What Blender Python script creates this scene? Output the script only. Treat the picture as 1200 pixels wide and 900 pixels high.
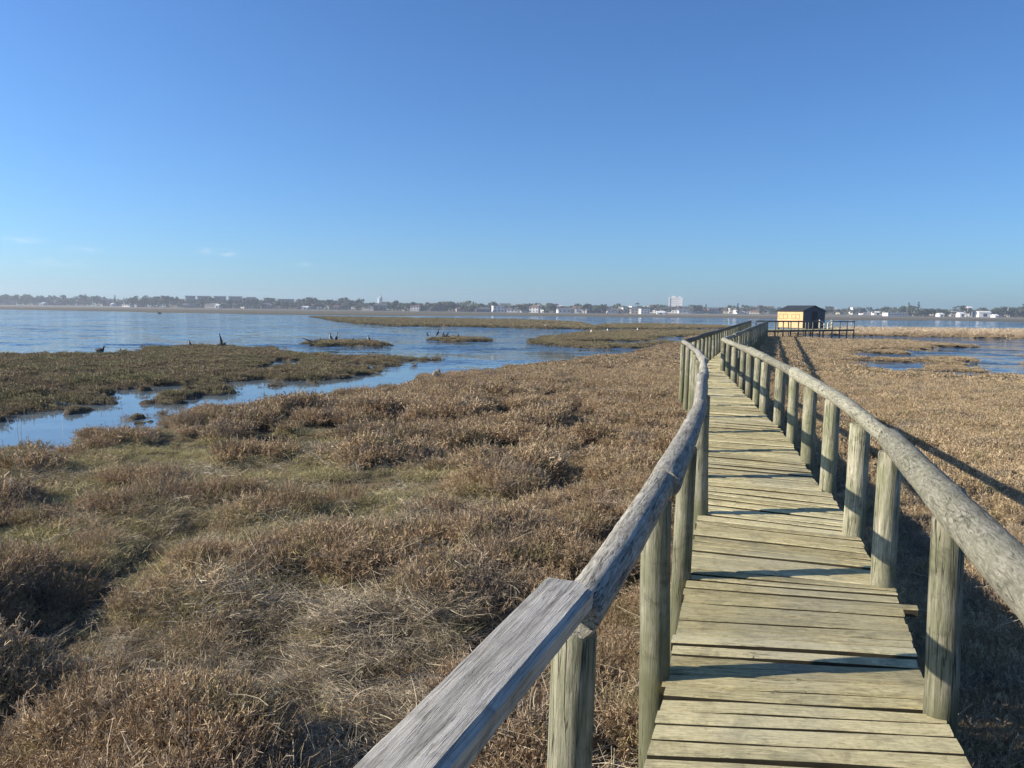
import bpy, math, random
import numpy as np
from mathutils import Vector, Matrix, Euler
R = math.radians
random.seed(11); rng = np.random.default_rng(11)

for o in list(bpy.data.objects): bpy.data.objects.remove(o)
scene = bpy.context.scene
COL = scene.collection

# ------------------------------------------------------------------ camera
CZ = 2.4
cam_d = bpy.data.cameras.new("camera"); cam = bpy.data.objects.new("camera", cam_d); COL.objects.link(cam)
cam_d.sensor_fit = 'HORIZONTAL'; cam_d.sensor_width = 36.0; cam_d.lens = 36.0 * 901 / 1200
cam_d.clip_start = 0.05; cam_d.clip_end = 20000
PITCH = math.atan((450 - 364.3) / 901); ROLL = math.atan(0.0125)
cam.matrix_world = Matrix.Translation((0, 0, CZ)) @ Matrix.Rotation(R(90) - PITCH, 4, 'X') @ Matrix.Rotation(ROLL, 4, 'Z')
scene.camera = cam

# ------------------------------------------------------------------ light
SUN_EL = 27.0
SUN_AZ_DIR = Vector((-math.cos(R(7)), -math.sin(R(7)), 0))
sdir = Vector((SUN_AZ_DIR.x * math.cos(R(SUN_EL)), SUN_AZ_DIR.y * math.cos(R(SUN_EL)), math.sin(R(SUN_EL))))
sl = bpy.data.lights.new("sun", 'SUN'); sl.energy = 5.0; sl.angle = R(0.53); sl.color = (1.0, 0.91, 0.77)
so = bpy.data.objects.new("sun", sl); COL.objects.link(so); so.location = (-30, -4, 40)
so.rotation_euler = sdir.to_track_quat('Z', 'Y').to_euler()

w = bpy.data.worlds.new("World"); scene.world = w; w.use_nodes = True
nt = w.node_tree; nt.nodes.clear()
def wn(t, **k):
    n = nt.nodes.new(t)
    for a, b in k.items(): setattr(n, a, b)
    return n
sky = wn('ShaderNodeTexSky', sky_type='NISHITA'); sky.sun_disc = False
sky.sun_elevation = R(SUN_EL); sky.sun_rotation = math.atan2(SUN_AZ_DIR.x, SUN_AZ_DIR.y)
sky.altitude = 0; sky.air_density = 1.0; sky.dust_density = 0.45; sky.ozone_density = 2.1
hs = wn('ShaderNodeHueSaturation'); hs.inputs['Saturation'].default_value = 1.0; hs.inputs['Value'].default_value = 1.0
bg = wn('ShaderNodeBackground'); bg.inputs['Strength'].default_value = 0.087
out = wn('ShaderNodeOutputWorld')
L = nt.links.new
tint = wn('ShaderNodeMixRGB', blend_type='MULTIPLY'); tint.inputs[0].default_value = 1; tint.inputs[2].default_value = (.475, .79, 1.19, 1)
L(sky.outputs[0], tint.inputs[1]); L(tint.outputs[0], hs.inputs['Color'])
# a few faint wisps of cloud low over the far shore
tc = wn('ShaderNodeTexCoord'); sep = wn('ShaderNodeSeparateXYZ'); L(tc.outputs['Generated'], sep.inputs[0])
def wm(op, a, b=None, clamp=False):
    n = wn('ShaderNodeMath', operation=op); n.use_clamp = clamp
    for i, v in enumerate((a, b)):
        if v is None: continue
        if isinstance(v, (int, float)): n.inputs[i].default_value = v
        else: L(v, n.inputs[i])
    return n.outputs[0]
az = wm('ARCTAN2', sep.outputs[0], sep.outputs[1])
mpn = wn('ShaderNodeMapping'); mpn.inputs['Scale'].default_value = (30, 30, 140); L(tc.outputs['Generated'], mpn.inputs[0])
nz = wn('ShaderNodeTexNoise'); nz.inputs['Scale'].default_value = 1.6; nz.inputs['Detail'].default_value = 6; L(mpn.outputs[0], nz.inputs['Vector'])
tot = None
for (a0, e0, wa, we, s) in [(-20.2, 3.75, .5, .2, .5), (-21.6, 3.8, .45, .18, .32), (-32.2, 4.0, .9, .16, .4), (-28.9, 3.6, .7, .14, .35),
                            (-31.0, 2.7, 2.2, .3, .16), (-15.0, 3.1, .5, .15, .3), (-13.3, 3.1, .4, .12, .3)]:
    dx = wm('DIVIDE', wm('SUBTRACT', az, R(a0)), R(wa)); dz = wm('DIVIDE', wm('SUBTRACT', sep.outputs[2], math.sin(R(e0))), R(we))
    g = wm('EXPONENT', wm('MULTIPLY', wm('ADD', wm('MULTIPLY', dx, dx), wm('MULTIPLY', dz, dz)), -1.0))
    g = wm('MULTIPLY', g, s)
    tot = g if tot is None else wm('ADD', tot, g)
cl = wm('MULTIPLY', tot, wm('MULTIPLY', wm('SUBTRACT', nz.outputs['Fac'], 0.38), 3.2, True), True)
mx = wn('ShaderNodeMixRGB'); L(cl, mx.inputs[0]); L(hs.outputs[0], mx.inputs[1]); mx.inputs[2].default_value = (7.5, 7.8, 8.0, 1)
gain = wn('ShaderNodeVectorMath', operation='SCALE'); L(mx.outputs[0], gain.inputs[0]); L(wm('SUBTRACT', 1.0, wm('MULTIPLY', sep.outputs[0], .22)), gain.inputs['Scale'])
L(gain.outputs[0], bg.inputs[0]); L(bg.outputs[0], out.inputs[0])
vs = scene.view_settings; vs.view_transform = 'Standard'; vs.look = 'None'; vs.gamma = 1; vs.exposure = 0.62; vs.use_curve_mapping = False

# ------------------------------------------------------------------ helpers
def setp(o, label=None, cat=None, group=None, kind=None):
    if label: o['label'] = label
    if cat: o['category'] = cat
    if group: o['group'] = group
    if kind: o['kind'] = kind
    return o
def mesh_obj(name, me, parent=None, loc=None, rot=None):
    o = bpy.data.objects.new(name, me); COL.objects.link(o)
    if loc is not None: o.location = loc
    if rot is not None: o.rotation_euler = rot
    if parent: o.parent = parent
    return o
def empty(name, loc, rz=0, label=None, cat=None, group=None):
    o = bpy.data.objects.new(name, None); COL.objects.link(o); o.location = loc; o.rotation_euler = (0, 0, rz)
    o.empty_display_size = .2
    return setp(o, label, cat, group)
class MB:
    def __init__(s): s.v = []; s.f = []; s.m = []; s.uv = []; s.sm = []
    def face(s, pts, m=0, uv=None, smooth=False):
        b = len(s.v); s.v += [tuple(p) for p in pts]; s.f.append(tuple(range(b, b + len(pts)))); s.m.append(m)
        s.uv.append(uv or [(0, 0)] * len(pts)); s.sm.append(smooth)
    def add(s, verts, faces, m=0, smooth=False, uvs=None):
        b = len(s.v); s.v += [tuple(p) for p in verts]
        for i, f in enumerate(faces):
            s.f.append(tuple(b + k for k in f)); s.m.append(m); s.sm.append(smooth)
            s.uv.append([uvs[k] for k in f] if uvs else [(0, 0)] * len(f))
    def box(s, c, size, rz=0, m=0):
        hx, hy, hz = [q / 2 for q in size]; cr, sr = math.cos(rz), math.sin(rz); vs_ = []
        for z in (-hz, hz):
            for x, y in ((-hx, -hy), (hx, -hy), (hx, hy), (-hx, hy)):
                vs_.append((c[0] + x * cr - y * sr, c[1] + x * sr + y * cr, c[2] + z))
        s.add(vs_, [(3, 2, 1, 0), (4, 5, 6, 7), (0, 1, 5, 4), (1, 2, 6, 5), (2, 3, 7, 6), (3, 0, 4, 7)], m)
    def bar(s, a, b, wd, th, m=0):
        a = Vector(a); b = Vector(b); d = (b - a).normalized(); up = Vector((0, 0, 1))
        if abs(d.z) > .95: up = Vector((0, 1, 0))
        sx = d.cross(up).normalized() * wd / 2; sy = sx.cross(d).normalized() * th / 2
        vs_ = [p + i * sx + j * sy for p in (a, b) for i, j in ((-1, -1), (1, -1), (1, 1), (-1, 1))]
        s.add(vs_, [(0, 1, 2, 3), (7, 6, 5, 4), (0, 4, 5, 1), (1, 5, 6, 2), (2, 6, 7, 3), (3, 7, 4, 0)], m)
    def tube(s, pts, rad, n=8, m=0, smooth=True, cap=True):
        pts = [Vector(p) for p in pts]; rings = []; prev = None
        for i, p in enumerate(pts):
            d = (pts[min(i + 1, len(pts) - 1)] - pts[max(i - 1, 0)]).normalized()
            if prev is None:
                x = d.cross(Vector((0, 0, 1)));
                if x.length < .1: x = d.cross(Vector((0, 1, 0)))
            else: x = prev - d * prev.dot(d)
            x.normalize(); prev = x; y = d.cross(x)
            r = rad[i] if hasattr(rad, '__len__') else rad
            rings.append([p + (x * math.cos(2 * math.pi * k / n) + y * math.sin(2 * math.pi * k / n)) * r for k in range(n)])
        vs_ = [q for rg in rings for q in rg]; fs = []
        for i in range(len(rings) - 1):
            for k in range(n):
                a = i * n + k; b = i * n + (k + 1) % n; fs.append((a, b, b + n, a + n))
        s.add(vs_, fs, m, smooth)
        if cap:
            s.add(rings[0], [tuple(range(n - 1, -1, -1))], m); s.add(rings[-1], [tuple(range(n))], m)
    def mesh(s, name, mats):
        me = bpy.data.meshes.new(name); me.from_pydata(s.v, [], s.f)
        for q in (mats if isinstance(mats, (list, tuple)) else [mats]): me.materials.append(q)
        me.polygons.foreach_set('material_index', s.m); me.polygons.foreach_set('use_smooth', s.sm)
        uvl = me.uv_layers.new(name='uv'); flat = [c for u in s.uv for p in u for c in p]; uvl.data.foreach_set('uv', flat)
        me.update(); return me
    def build(s, name, mats, parent=None, loc=None, rot=None): return mesh_obj(name, s.mesh(name, mats), parent, loc, rot)
def copy_tree(o, parent=None):
    c = o.copy(); COL.objects.link(c)
    if parent: c.parent = parent
    for ch in list(o.children): copy_tree(ch, c)
    return c

# ---- material helpers
class MT:
    def __init__(s, name, rough=.8, spec=.3):
        s.m = bpy.data.materials.new(name); s.m.use_nodes = True; s.nt = s.m.node_tree
        s.b = s.nt.nodes['Principled BSDF']; s.b.inputs['Roughness'].default_value = rough; s.b.inputs['Specular IOR Level'].default_value = spec
    def n(s, t, **k):
        q = s.nt.nodes.new(t)
        for a, b in k.items(): setattr(q, a, b)
        return q
    def l(s, a, b): s.nt.links.new(a, b)
    def coord(s, kind='Object', scale=(1, 1, 1), rnd=False):
        t = s.n('ShaderNodeTexCoord'); m = s.n('ShaderNodeMapping'); m.inputs['Scale'].default_value = scale
        if kind == 'World':
            t = s.n('ShaderNodeNewGeometry'); src = t.outputs['Position']
        else: src = t.outputs[kind]
        if rnd:
            oi = s.n('ShaderNodeObjectInfo'); v = s.n('ShaderNodeVectorMath', operation='SCALE'); v.inputs[0].default_value = (37, 53, 71); s.l(oi.outputs['Random'], v.inputs['Scale'])
            a = s.n('ShaderNodeVectorMath', operation='ADD'); s.l(src, a.inputs[0]); s.l(v.outputs[0], a.inputs[1]); src = a.outputs[0]
        s.l(src, m.inputs[0]); return m.outputs[0]
    def noise(s, vec, scale, detail=4, rough=.55, dist=0):
        q = s.n('ShaderNodeTexNoise'); q.inputs['Scale'].default_value = scale; q.inputs['Detail'].default_value = detail
        q.inputs['Roughness'].default_value = rough; q.inputs['Distortion'].default_value = dist
        if vec is not None: s.l(vec, q.inputs['Vector'])
        return q.outputs['Fac']
    def ramp(s, fac, stops):
        q = s.n('ShaderNodeValToRGB'); cr = q.color_ramp
        while len(cr.elements) < len(stops): cr.elements.new(.5)
        for e, (p, c) in zip(cr.elements, stops):
            e.position = p; e.color = (*c, 1) if not isinstance(c, (int, float)) else (c, c, c, 1)
        s.l(fac, q.inputs[0]); return q.outputs[0]
    def mix(s, f, a, b, mode='MIX'):
        q = s.n('ShaderNodeMixRGB', blend_type=mode)
        for i, v in zip((0, 1, 2), (f, a, b)):
            if isinstance(v, (int, float)): q.inputs[i].default_value = v if i == 0 else (v, v, v, 1)
            elif isinstance(v, tuple): q.inputs[i].default_value = (*v, 1)
            else: s.l(v, q.inputs[i])
        return q.outputs[0]
    def math(s, op, a, b=0, clamp=False):
        q = s.n('ShaderNodeMath', operation=op); q.use_clamp = clamp
        for i, v in zip((0, 1), (a, b)):
            if isinstance(v, (int, float)): q.inputs[i].default_value = v
            else: s.l(v, q.inputs[i])
        return q.outputs[0]
    def bump(s, h, strength=.5, dist=.01, norm=None):
        q = s.n('ShaderNodeBump'); q.inputs['Strength'].default_value = strength; q.inputs['Distance'].default_value = dist
        s.l(h, q.inputs['Height'])
        if norm is not None: s.l(norm, q.inputs['Normal'])
        return q.outputs[0]
    def color(s, c):
        if isinstance(c, tuple): s.b.inputs['Base Color'].default_value = (*c, 1)
        else: s.l(c, s.b.inputs['Base Color'])
    def normal(s, n): s.l(n, s.b.inputs['Normal'])
def plain(name, c, rough=.8, var=.15, scale=1.0):
    t = MT(name, rough); f = t.noise(t.coord('Object'), scale, 3)
    t.color(t.ramp(f, [(.3, tuple(q * (1 - var) for q in c)), (.7, tuple(min(1, q * (1 + var)) for q in c))])); return t.m

def wood(name, light, mid, dark, green, kind='Object', gs=(9, 9, .8), crack=.5, algae=.5, bumpd=.004, swirl=0):
    t = MT(name, .85, .25)
    v = t.coord(kind, (1, 1, 1), rnd=True)
    mp = t.n('ShaderNodeMapping'); mp.inputs['Scale'].default_value = gs; t.l(v, mp.inputs[0]); g = mp.outputs[0]
    grain = t.noise(g, 6, 8, .7, .3 + swirl); fine = t.noise(g, 22, 4, .7)
    patch = t.noise(v, 4.0, 5, .6); patch2 = t.noise(v, 11.0, 4, .6, .5)
    c = t.ramp(grain, [(.33, dark), (.46, mid), (.62, light)])
    c = t.mix(t.math('MULTIPLY', t.ramp(patch, [(.4, 0.0), (.65, 1.0)]), algae), c, green)
    c = t.mix(t.ramp(patch2, [(.55, 0.0), (.8, .45)]), c, tuple(q * .55 for q in mid))
    c = t.mix(t.ramp(fine, [(.25, .4), (.5, 0.0)]), c, tuple(q * .5 for q in dark))
    mp2 = t.n('ShaderNodeMapping'); mp2.inputs['Scale'].default_value = (gs[0] * 1.6, gs[1] * 1.6, gs[2] * .55); t.l(v, mp2.inputs[0])
    ck = t.noise(mp2.outputs[0], 3.2, 3, .5, .2 + swirl)
    ckm = t.ramp(ck, [(.485, 0.0), (.5, 1.0), (.515, 0.0)])
    ckm = t.math('MULTIPLY', ckm, t.ramp(t.noise(v, 2.6, 2), [(.45, 0.0), (.6, crack)]))
    c = t.mix(ckm, c, tuple(q * .22 for q in dark))
    c = t.mix(t.ramp(t.noise(v, 7.5, 4, .65, .8), [(.56, 0.0), (.70, .65)]), c, tuple(q * 1.15 for q in dark))
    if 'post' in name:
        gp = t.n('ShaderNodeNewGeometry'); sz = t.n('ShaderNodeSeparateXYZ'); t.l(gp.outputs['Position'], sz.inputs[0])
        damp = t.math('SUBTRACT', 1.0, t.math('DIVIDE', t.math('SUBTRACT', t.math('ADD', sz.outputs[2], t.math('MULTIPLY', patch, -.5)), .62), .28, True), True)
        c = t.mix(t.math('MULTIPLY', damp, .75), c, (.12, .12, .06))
    oi = t.n('ShaderNodeObjectInfo'); hv = t.n('ShaderNodeHueSaturation')
    t.l(t.math('ADD', t.math('MULTIPLY', oi.outputs['Random'], .5), .75), hv.inputs['Value']); t.l(c, hv.inputs['Color'])
    t.color(hv.outputs[0])
    h = t.math('SUBTRACT', t.math('ADD', grain, t.math('MULTIPLY', fine, .4)), t.math('MULTIPLY', ckm, 1.6))
    t.normal(t.bump(h, .9, bumpd)); return t.m
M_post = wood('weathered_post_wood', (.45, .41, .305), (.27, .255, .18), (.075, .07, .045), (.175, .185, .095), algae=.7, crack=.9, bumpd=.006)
M_rail = wood('weathered_rail_wood', (.46, .43, .33), (.29, .27, .20), (.09, .085, .06), (.22, .225, .13), gs=(7, 7, 1.6), algae=.4, swirl=1.6, crack=.9, bumpd=.006)
M_plankrail = wood('silvery_plank_wood', (.60, .56, .49), (.42, .39, .335), (.17, .155, .13), (.31, .295, .25), gs=(16, .6, 16), algae=.3, crack=.6)
M_farwood = wood('dark_far_wood', (.20, .185, .145), (.13, .12, .095), (.06, .055, .045), (.10, .105, .07))
M_lograil = wood('grey_log_wood', (.50, .46, .385), (.30, .28, .23), (.10, .09, .075), (.26, .25, .18), gs=(8, 8, 1.0), algae=.3, swirl=1.1, crack=1.0, bumpd=.006)

def deck_material():
    t = MT('weathered_deck_boards', .85, .25)
    v = t.coord('UV', (1, 1, 1)); mp = t.n('ShaderNodeMapping'); mp.inputs['Scale'].default_value = (2.6, 26, 1); t.l(v, mp.inputs[0])
    grain = t.noise(mp.outputs[0], 3.2, 8, .7, .6); fine = t.noise(mp.outputs[0], 13, 4, .7)
    iso = t.coord('World'); stain = t.noise(iso, 2.3, 5, .6); spots = t.noise(iso, 38, 3, .6)
    geo = t.n('ShaderNodeNewGeometry'); ri = geo.outputs['Random Per Island']
    c = t.ramp(grain, [(.34, (.14, .11, .045)), (.46, (.44, .365, .175)), (.60, (.68, .58, .31))])
    c = t.mix(t.ramp(stain, [(.42, 0.0), (.68, .55)]), c, (.33, .30, .16))
    c = t.mix(t.ramp(ri, [(0, 0.0), (.5, .15), (1, .5)]), c, (.47, .425, .27))
    c = t.mix(t.ramp(fine, [(.34, .8), (.47, 0.0)]), c, (.10, .085, .04))
    blot = t.noise(iso, 9, 5, .7, .6); c = t.mix(t.ramp(blot, [(.50, 0.0), (.68, .6)]), c, (.17, .15, .085))
    c = t.mix(t.ramp(t.noise(iso, .9, 3, .6), [(.45, 0.0), (.65, .45)]), c, (.34, .32, .24))
    c = t.mix(t.ramp(spots, [(.72, 0.0), (.76, .6)]), c, (.62, .6, .45))
    ck = t.noise(mp.outputs[0], 1.7, 2, .5, .3)
    ckm = t.math('MULTIPLY', t.ramp(ck, [(.488, 0.0), (.5, 1.0), (.512, 0.0)]), t.ramp(t.noise(iso, 1.9, 2), [(.5, 0.0), (.6, .6)]))
    c = t.mix(ckm, c, (.04, .035, .02))
    hv = t.n('ShaderNodeHueSaturation'); t.l(t.math('ADD', t.math('MULTIPLY', ri, .55), .76), hv.inputs['Value']); t.l(c, hv.inputs['Color'])
    t.color(hv.outputs[0])
    t.normal(t.bump(t.math('SUBTRACT', t.math('ADD', grain, t.math('MULTIPLY', fine, .4)), ckm), .9, .004)); return t.m
M_deck = deck_material()
M_flank = plain('gap_shade_board_edge', (.055, .045, .025), .9, .3, 9)  # weathered board sides, darkened further to put the gaps' shade into the colour

# ------------------------------------------------------------------ land outline (world metres, water level z = 0)
LAND_MAIN = [(-60,-30),(-30,2),(-8.81, 7.78), (-8.5, 9.43), (-7.85, 11.65), (-7.09, 11.7), (-6.78, 12.52), (-6.54, 13.75), (-6.65, 14.49), (-6.12, 14.21), (-6.21, 15.0), (-6.54, 16.72), (-6.7, 18.17), (-6.0, 17.9), (-5.7, 19.42), (-4.74, 19.94), (-4.02, 21.87), (-3.25, 23.31), (-2.97, 26.59), (-1.93, 28.75), (-0.67, 29.84), (-0.01, 31.91), (1.6, 34.46), (3.52, 38.9), (5.43, 40.91), (7.21, 44.95), (9.38, 52.39), (12.94, 59.42), (15.91, 72.01), (25.48, 92.31), (34.16, 110.5), (39.87, 118.4), (46.29, 116.42), (50.11, 113.38), (75.22, 113.38), (113.61, 102.67), (85.42, 77.13), (57.32, 86.34), (46.54, 88.59), (40.1, 90.67), (34.8, 93.45), (28.6, 78.0), (30.38, 71.65), (36.02, 70.51), (35.45, 64.69), (37.41, 61.98), (31.56, 54.77), (27.29, 51.31), (24.14, 48.4), (20.14, 40.6), (18.33, 35.72), (17.66, 33.45), (17.8, 32.02), (20.92, 33.5), (21.11, 31.65), (32.66, 29.35), (90, 20), (90, -30)]
ISLAND_LEFT = [(-75,33),(-35.24, 35.21), (-23.82, 35.7), (-21.2, 36.32), (-18.85, 37.67), (-21.34, 43.64), (-19.17, 46.0), (-15.11, 44.85), (-13.35, 44.78), (-10.72, 39.64), (-7.81, 37.9), (-5.36, 36.96), (-4.22, 36.76), (-4.56, 32.7), (-5.71, 32.0), (-5.33, 28.96), (-5.87, 25.67), (-6.63, 23.8), (-7.66, 22.87), (-8.2, 20.11), (-9.16, 18.21), (-9.65, 17.69), (-10.25, 17.03), (-10.5, 16.32), (-10.46, 15.56), (-11.91, 11.76), (-40,8),(-75,10)]
ISLET_A = [(-13.75, 52.14), (-13.76, 54.99), (-11.61, 54.9), (-9.27, 53.73), (-8.58, 52.03), (-9.56, 50.48), (-11.24, 49.29), (-12.75, 49.84)]
ISLET_B = [(-7.14, 62.13), (-5.8, 64.9), (-2.93, 64.9), (-1.29, 62.6), (-4.01, 59.63), (-6.0, 59.67)]
BAND = [(-56.08, 214.88), (-24.28, 121.29), (-14.94, 111.64), (-0.1, 110.5), (11.52, 104.9), (12.88, 115.04), (14.44, 165.0), (8.05, 186.17), (-0.21, 203.58), (-22.63, 202.63)]
FLAT_UPPER = [(16.86, 146.28), (27.99, 158.97), (40.64, 147.4), (37.62, 132.17), (34.17, 123.89), (22.2, 111.93), (11.98, 109.12)]
FLAT_LOWER = [(1.53, 56.61), (2.37, 68.38), (6.82, 82.84), (9.12, 92.31), (15.29, 99.16), (28.1, 101.83), (31.73, 105.67), (24.45, 88.54), (17.34, 78.53), (13.59, 74.65), (11.36, 66.36), (13.3, 63.33), (8.23, 52.44), (5.58, 50.57), (3.46, 52.41)]
POOLS = [[(-9.59, 28.69), (-10.22, 32.21), (-10.31, 34.96), (-9.55, 36.35), (-9.02, 33.48), (-9.0, 30.5), (-8.92, 28.4)],
 [(-8.02, 33.67), (-6.74, 33.63), (-5.19, 32.09), (-5.39, 30.2), (-6.98, 31.3)],
 [(4.59, 61.49), (7.83, 63.38), (12.73, 65.86), (11.29, 58.7), (8.67, 56.08), (6.4, 58.03), (4.48, 58.22)],
 [(18.43, 41.2), (19.39, 41.39), (17.61, 37.75), (16.93, 37.63)],
 [(-9.47, 18.02), (-10.72, 20.86), (-10.47, 21.56), (-9.53, 19.39), (-9.08, 18.06)],
 [(-9.36, 20.19), (-10.16, 22.31), (-9.79, 22.61), (-9.01, 20.43)],
 [(-8.15, 21.61), (-8.96, 24.34), (-8.46, 25.31), (-7.74, 24.79), (-7.42, 22.16)]]
FAR_SHORE = [(-2600,300),(-463.56, 418.87), (-338.44, 382.15), (-249.56, 375.57), (-202.3, 347.84), (-166.49, 333.86), (-140.78, 295.39), (-116.22, 299.45), (-93.56, 281.09), (-74.43, 285.23), (-48.02, 287.59), (-0.41, 369.21), (16.2, 375.57), (63.79, 387.25), (111.56, 408.52), (157.55, 357.11), (237.94, 431.31), (253.09, 382.15), (337.6, 382.15), (388.1, 351.35), (2600,300),(2600,2600),(-2600,2600)]
REEDS = [(40.86, 110.43), (48.84, 110.5), (73.31, 110.5), (110.99, 100.3), (86.96, 78.53), (58.25, 87.74), (47.31, 90.06), (40.95, 92.6), (35.57, 95.5)]

def psd(poly, x, y):
    """signed distance, positive inside"""
    P = np.array(poly, float); Q = np.roll(P, -1, 0)
    if x.size > 2000:
        x = np.asarray(x); y = np.asarray(y); mg = 12
        k = (x > P[:, 0].min() - mg) & (x < P[:, 0].max() + mg) & (y > P[:, 1].min() - mg) & (y < P[:, 1].max() + mg)
        if not k.all():
            r_ = np.full(x.shape, -1e3)
            if k.any():
                q = x[k]; r_[k] = psd(poly, q, y[k]) if q.size <= 2000 else psd_core(P, Q, q, y[k])
            return r_
    return psd_core(P, Q, x, y)
def psd_core(P, Q, x, y):
    d2 = np.full(x.shape, 1e18); ins = np.zeros(x.shape, bool)
    for (x0, y0), (x1, y1) in zip(P, Q):
        ex, ey = x1 - x0, y1 - y0; t = np.clip(((x - x0) * ex + (y - y0) * ey) / (ex * ex + ey * ey + 1e-12), 0, 1)
        d2 = np.minimum(d2, (x - x0 - t * ex) ** 2 + (y - y0 - t * ey) ** 2)
        c = (y0 > y) != (y1 > y)
        with np.errstate(divide='ignore', invalid='ignore'): xi = (x1 - x0) * (y - y0) / (y1 - y0 + 1e-300) + x0
        ins ^= c & (x < xi)
    return np.where(ins, 1, -1) * np.sqrt(d2)
def vnoise(x, y, s, seed=0):
    x = x / s; y = y / s; xi = np.floor(x).astype(np.int64); yi = np.floor(y).astype(np.int64); fx = x - xi; fy = y - yi
    fx = fx * fx * (3 - 2 * fx); fy = fy * fy * (3 - 2 * fy)
    def h(a, b):
        n = (a * 374761393 + b * 668265263 + seed * 974634777) & 0xffffffff; n = ((n ^ (n >> 13)) * 1274126177) & 0xffffffff
        return ((n ^ (n >> 16)) & 0xffff) / 65535.0
    return (h(xi, yi) * (1 - fx) + h(xi + 1, yi) * fx) * (1 - fy) + (h(xi, yi + 1) * (1 - fx) + h(xi + 1, yi + 1) * fx) * fy
def fbm(x, y, s, seed=0, o=4):
    r = 0; a = .5; t = 0
    for i in range(o): r = r + a * vnoise(x, y, s / 2 ** i, seed + i); t += a; a *= .5
    return r / t
def land_sd(x, y):
    """ragged signed distance to land (positive on land)"""
    big = [LAND_MAIN, ISLAND_LEFT, ISLET_A, ISLET_B, BAND, FLAT_UPPER, FLAT_LOWER, FAR_SHORE]
    sd = np.full(x.shape, -1e9)
    for p in big: sd = np.maximum(sd, psd(p, x, y) - (0 if p is ISLAND_LEFT else np.where(y < 17, -.55, np.where((x > 15) & (y > 28) & (y < 60), 1.3, .02)) if p is LAND_MAIN else 0) * np.clip(np.hypot(x, y) / 15, .3, 1.6))
    pi_ = psd(ISLAND_LEFT, x, y); zn = np.exp(-((pi_ - 1.5) / 1.5) ** 2) * (y < 33.5) * (pi_ > -.5)
    sd = np.where(zn * np.clip((fbm(x, y, 1.25, 17, 3) - .50) * 9, 0, 1) > .42, np.minimum(sd, -.45), sd)
    for p in POOLS: sd = np.minimum(sd, -psd(p, x, y))
    rag = (fbm(x, y, 1.6, 5) - .5) * 1.3
    # broken, half-flooded edge along the left island's near side and in the right inlet
    dist = np.hypot(x, y)
    rag = rag + (fbm(x, y, .7, 9) - .5) * np.clip(dist / 12, 0.2, 1.6)
    # drowned tussocks in the pool on the right
    tus = np.exp(-(((x - 24) / 6.0) ** 2 + ((y - 44) / 11.0) ** 2)) * np.clip((fbm(x, y, 2.0, 21) - .60) * 14, -1, 1)
    sd = np.maximum(sd + rag * np.clip(dist / 10, .3, 1.5), np.where(tus > .05, tus * 1.1, -1e9))
    return sd
def kind_masks(x, y):
    """where turf, straw mats and scrub grow"""
    turf = np.exp(-(((x + 5.0) / 3.6) ** 2 + ((y - 9.3) / 3.0) ** 2)) * 1.9 + np.exp(-(((x + 2.3) / 1.6) ** 2 + ((y - 7.2) / 1.3) ** 2)) * .9 + (fbm(x, y, 1.3, 51) - .5) * 1.5
    straw = np.exp(-(((x + .85) / .85) ** 2 + ((y - 4.3) / 1.7) ** 2)) * 1.3 + np.exp(-(((x + 1.8) / .9) ** 2 + ((y - 5.6) / .8) ** 2)) * .5 + (fbm(x, y, .9, 61) - .5) * 1.3
    return turf, straw
def mound(x, y): return fbm(x, y, .82, 31, 3)
def leftness(x, y): return np.clip((2.0 - x + y * .12) / 3.0, 0, 1) * np.clip((30 - y) / 14, .0, 1)
def ground_z(x, y, sd=None):
    if sd is None: sd = land_sd(x, y)
    d = np.hypot(x, y)
    t = np.clip(sd / (0.35 + d * .004) * .5 + .5, 0, 1); t = t * t * (3 - 2 * t)
    z = -.35 + t * .47                                  # 0.12 on land
    hum = mound(x, y) - .48
    left = leftness(x, y)
    z = z + t * np.where(hum > 0, hum * .85, hum * 1.3) * (.10 + .72 * left * np.clip(sd / 2.5 - .1, 0, 1) * (1 - .75 * np.clip(kind_masks(x, y)[0], 0, 1))) * np.clip(1.5 - d / 40, .15, 1)
    z = z + t * (fbm(x, y, .22, 41, 2) - .5) * .06
    z = z - t * np.clip((fbm(x, y, .62, 91, 3) - .56) * 8, 0, 1) * .07 * (d < 60)
    z = np.where((sd > .8), np.maximum(z, .035), z)
    far = np.clip((y - 480) / 500, 0, 1)
    z = z + far * far * (2.0 + 2.5 * np.clip((x - 100) / 500, 0, 1)) + np.clip((y - 1350) / 400, 0, 1) * -1.0
    return z

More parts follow.
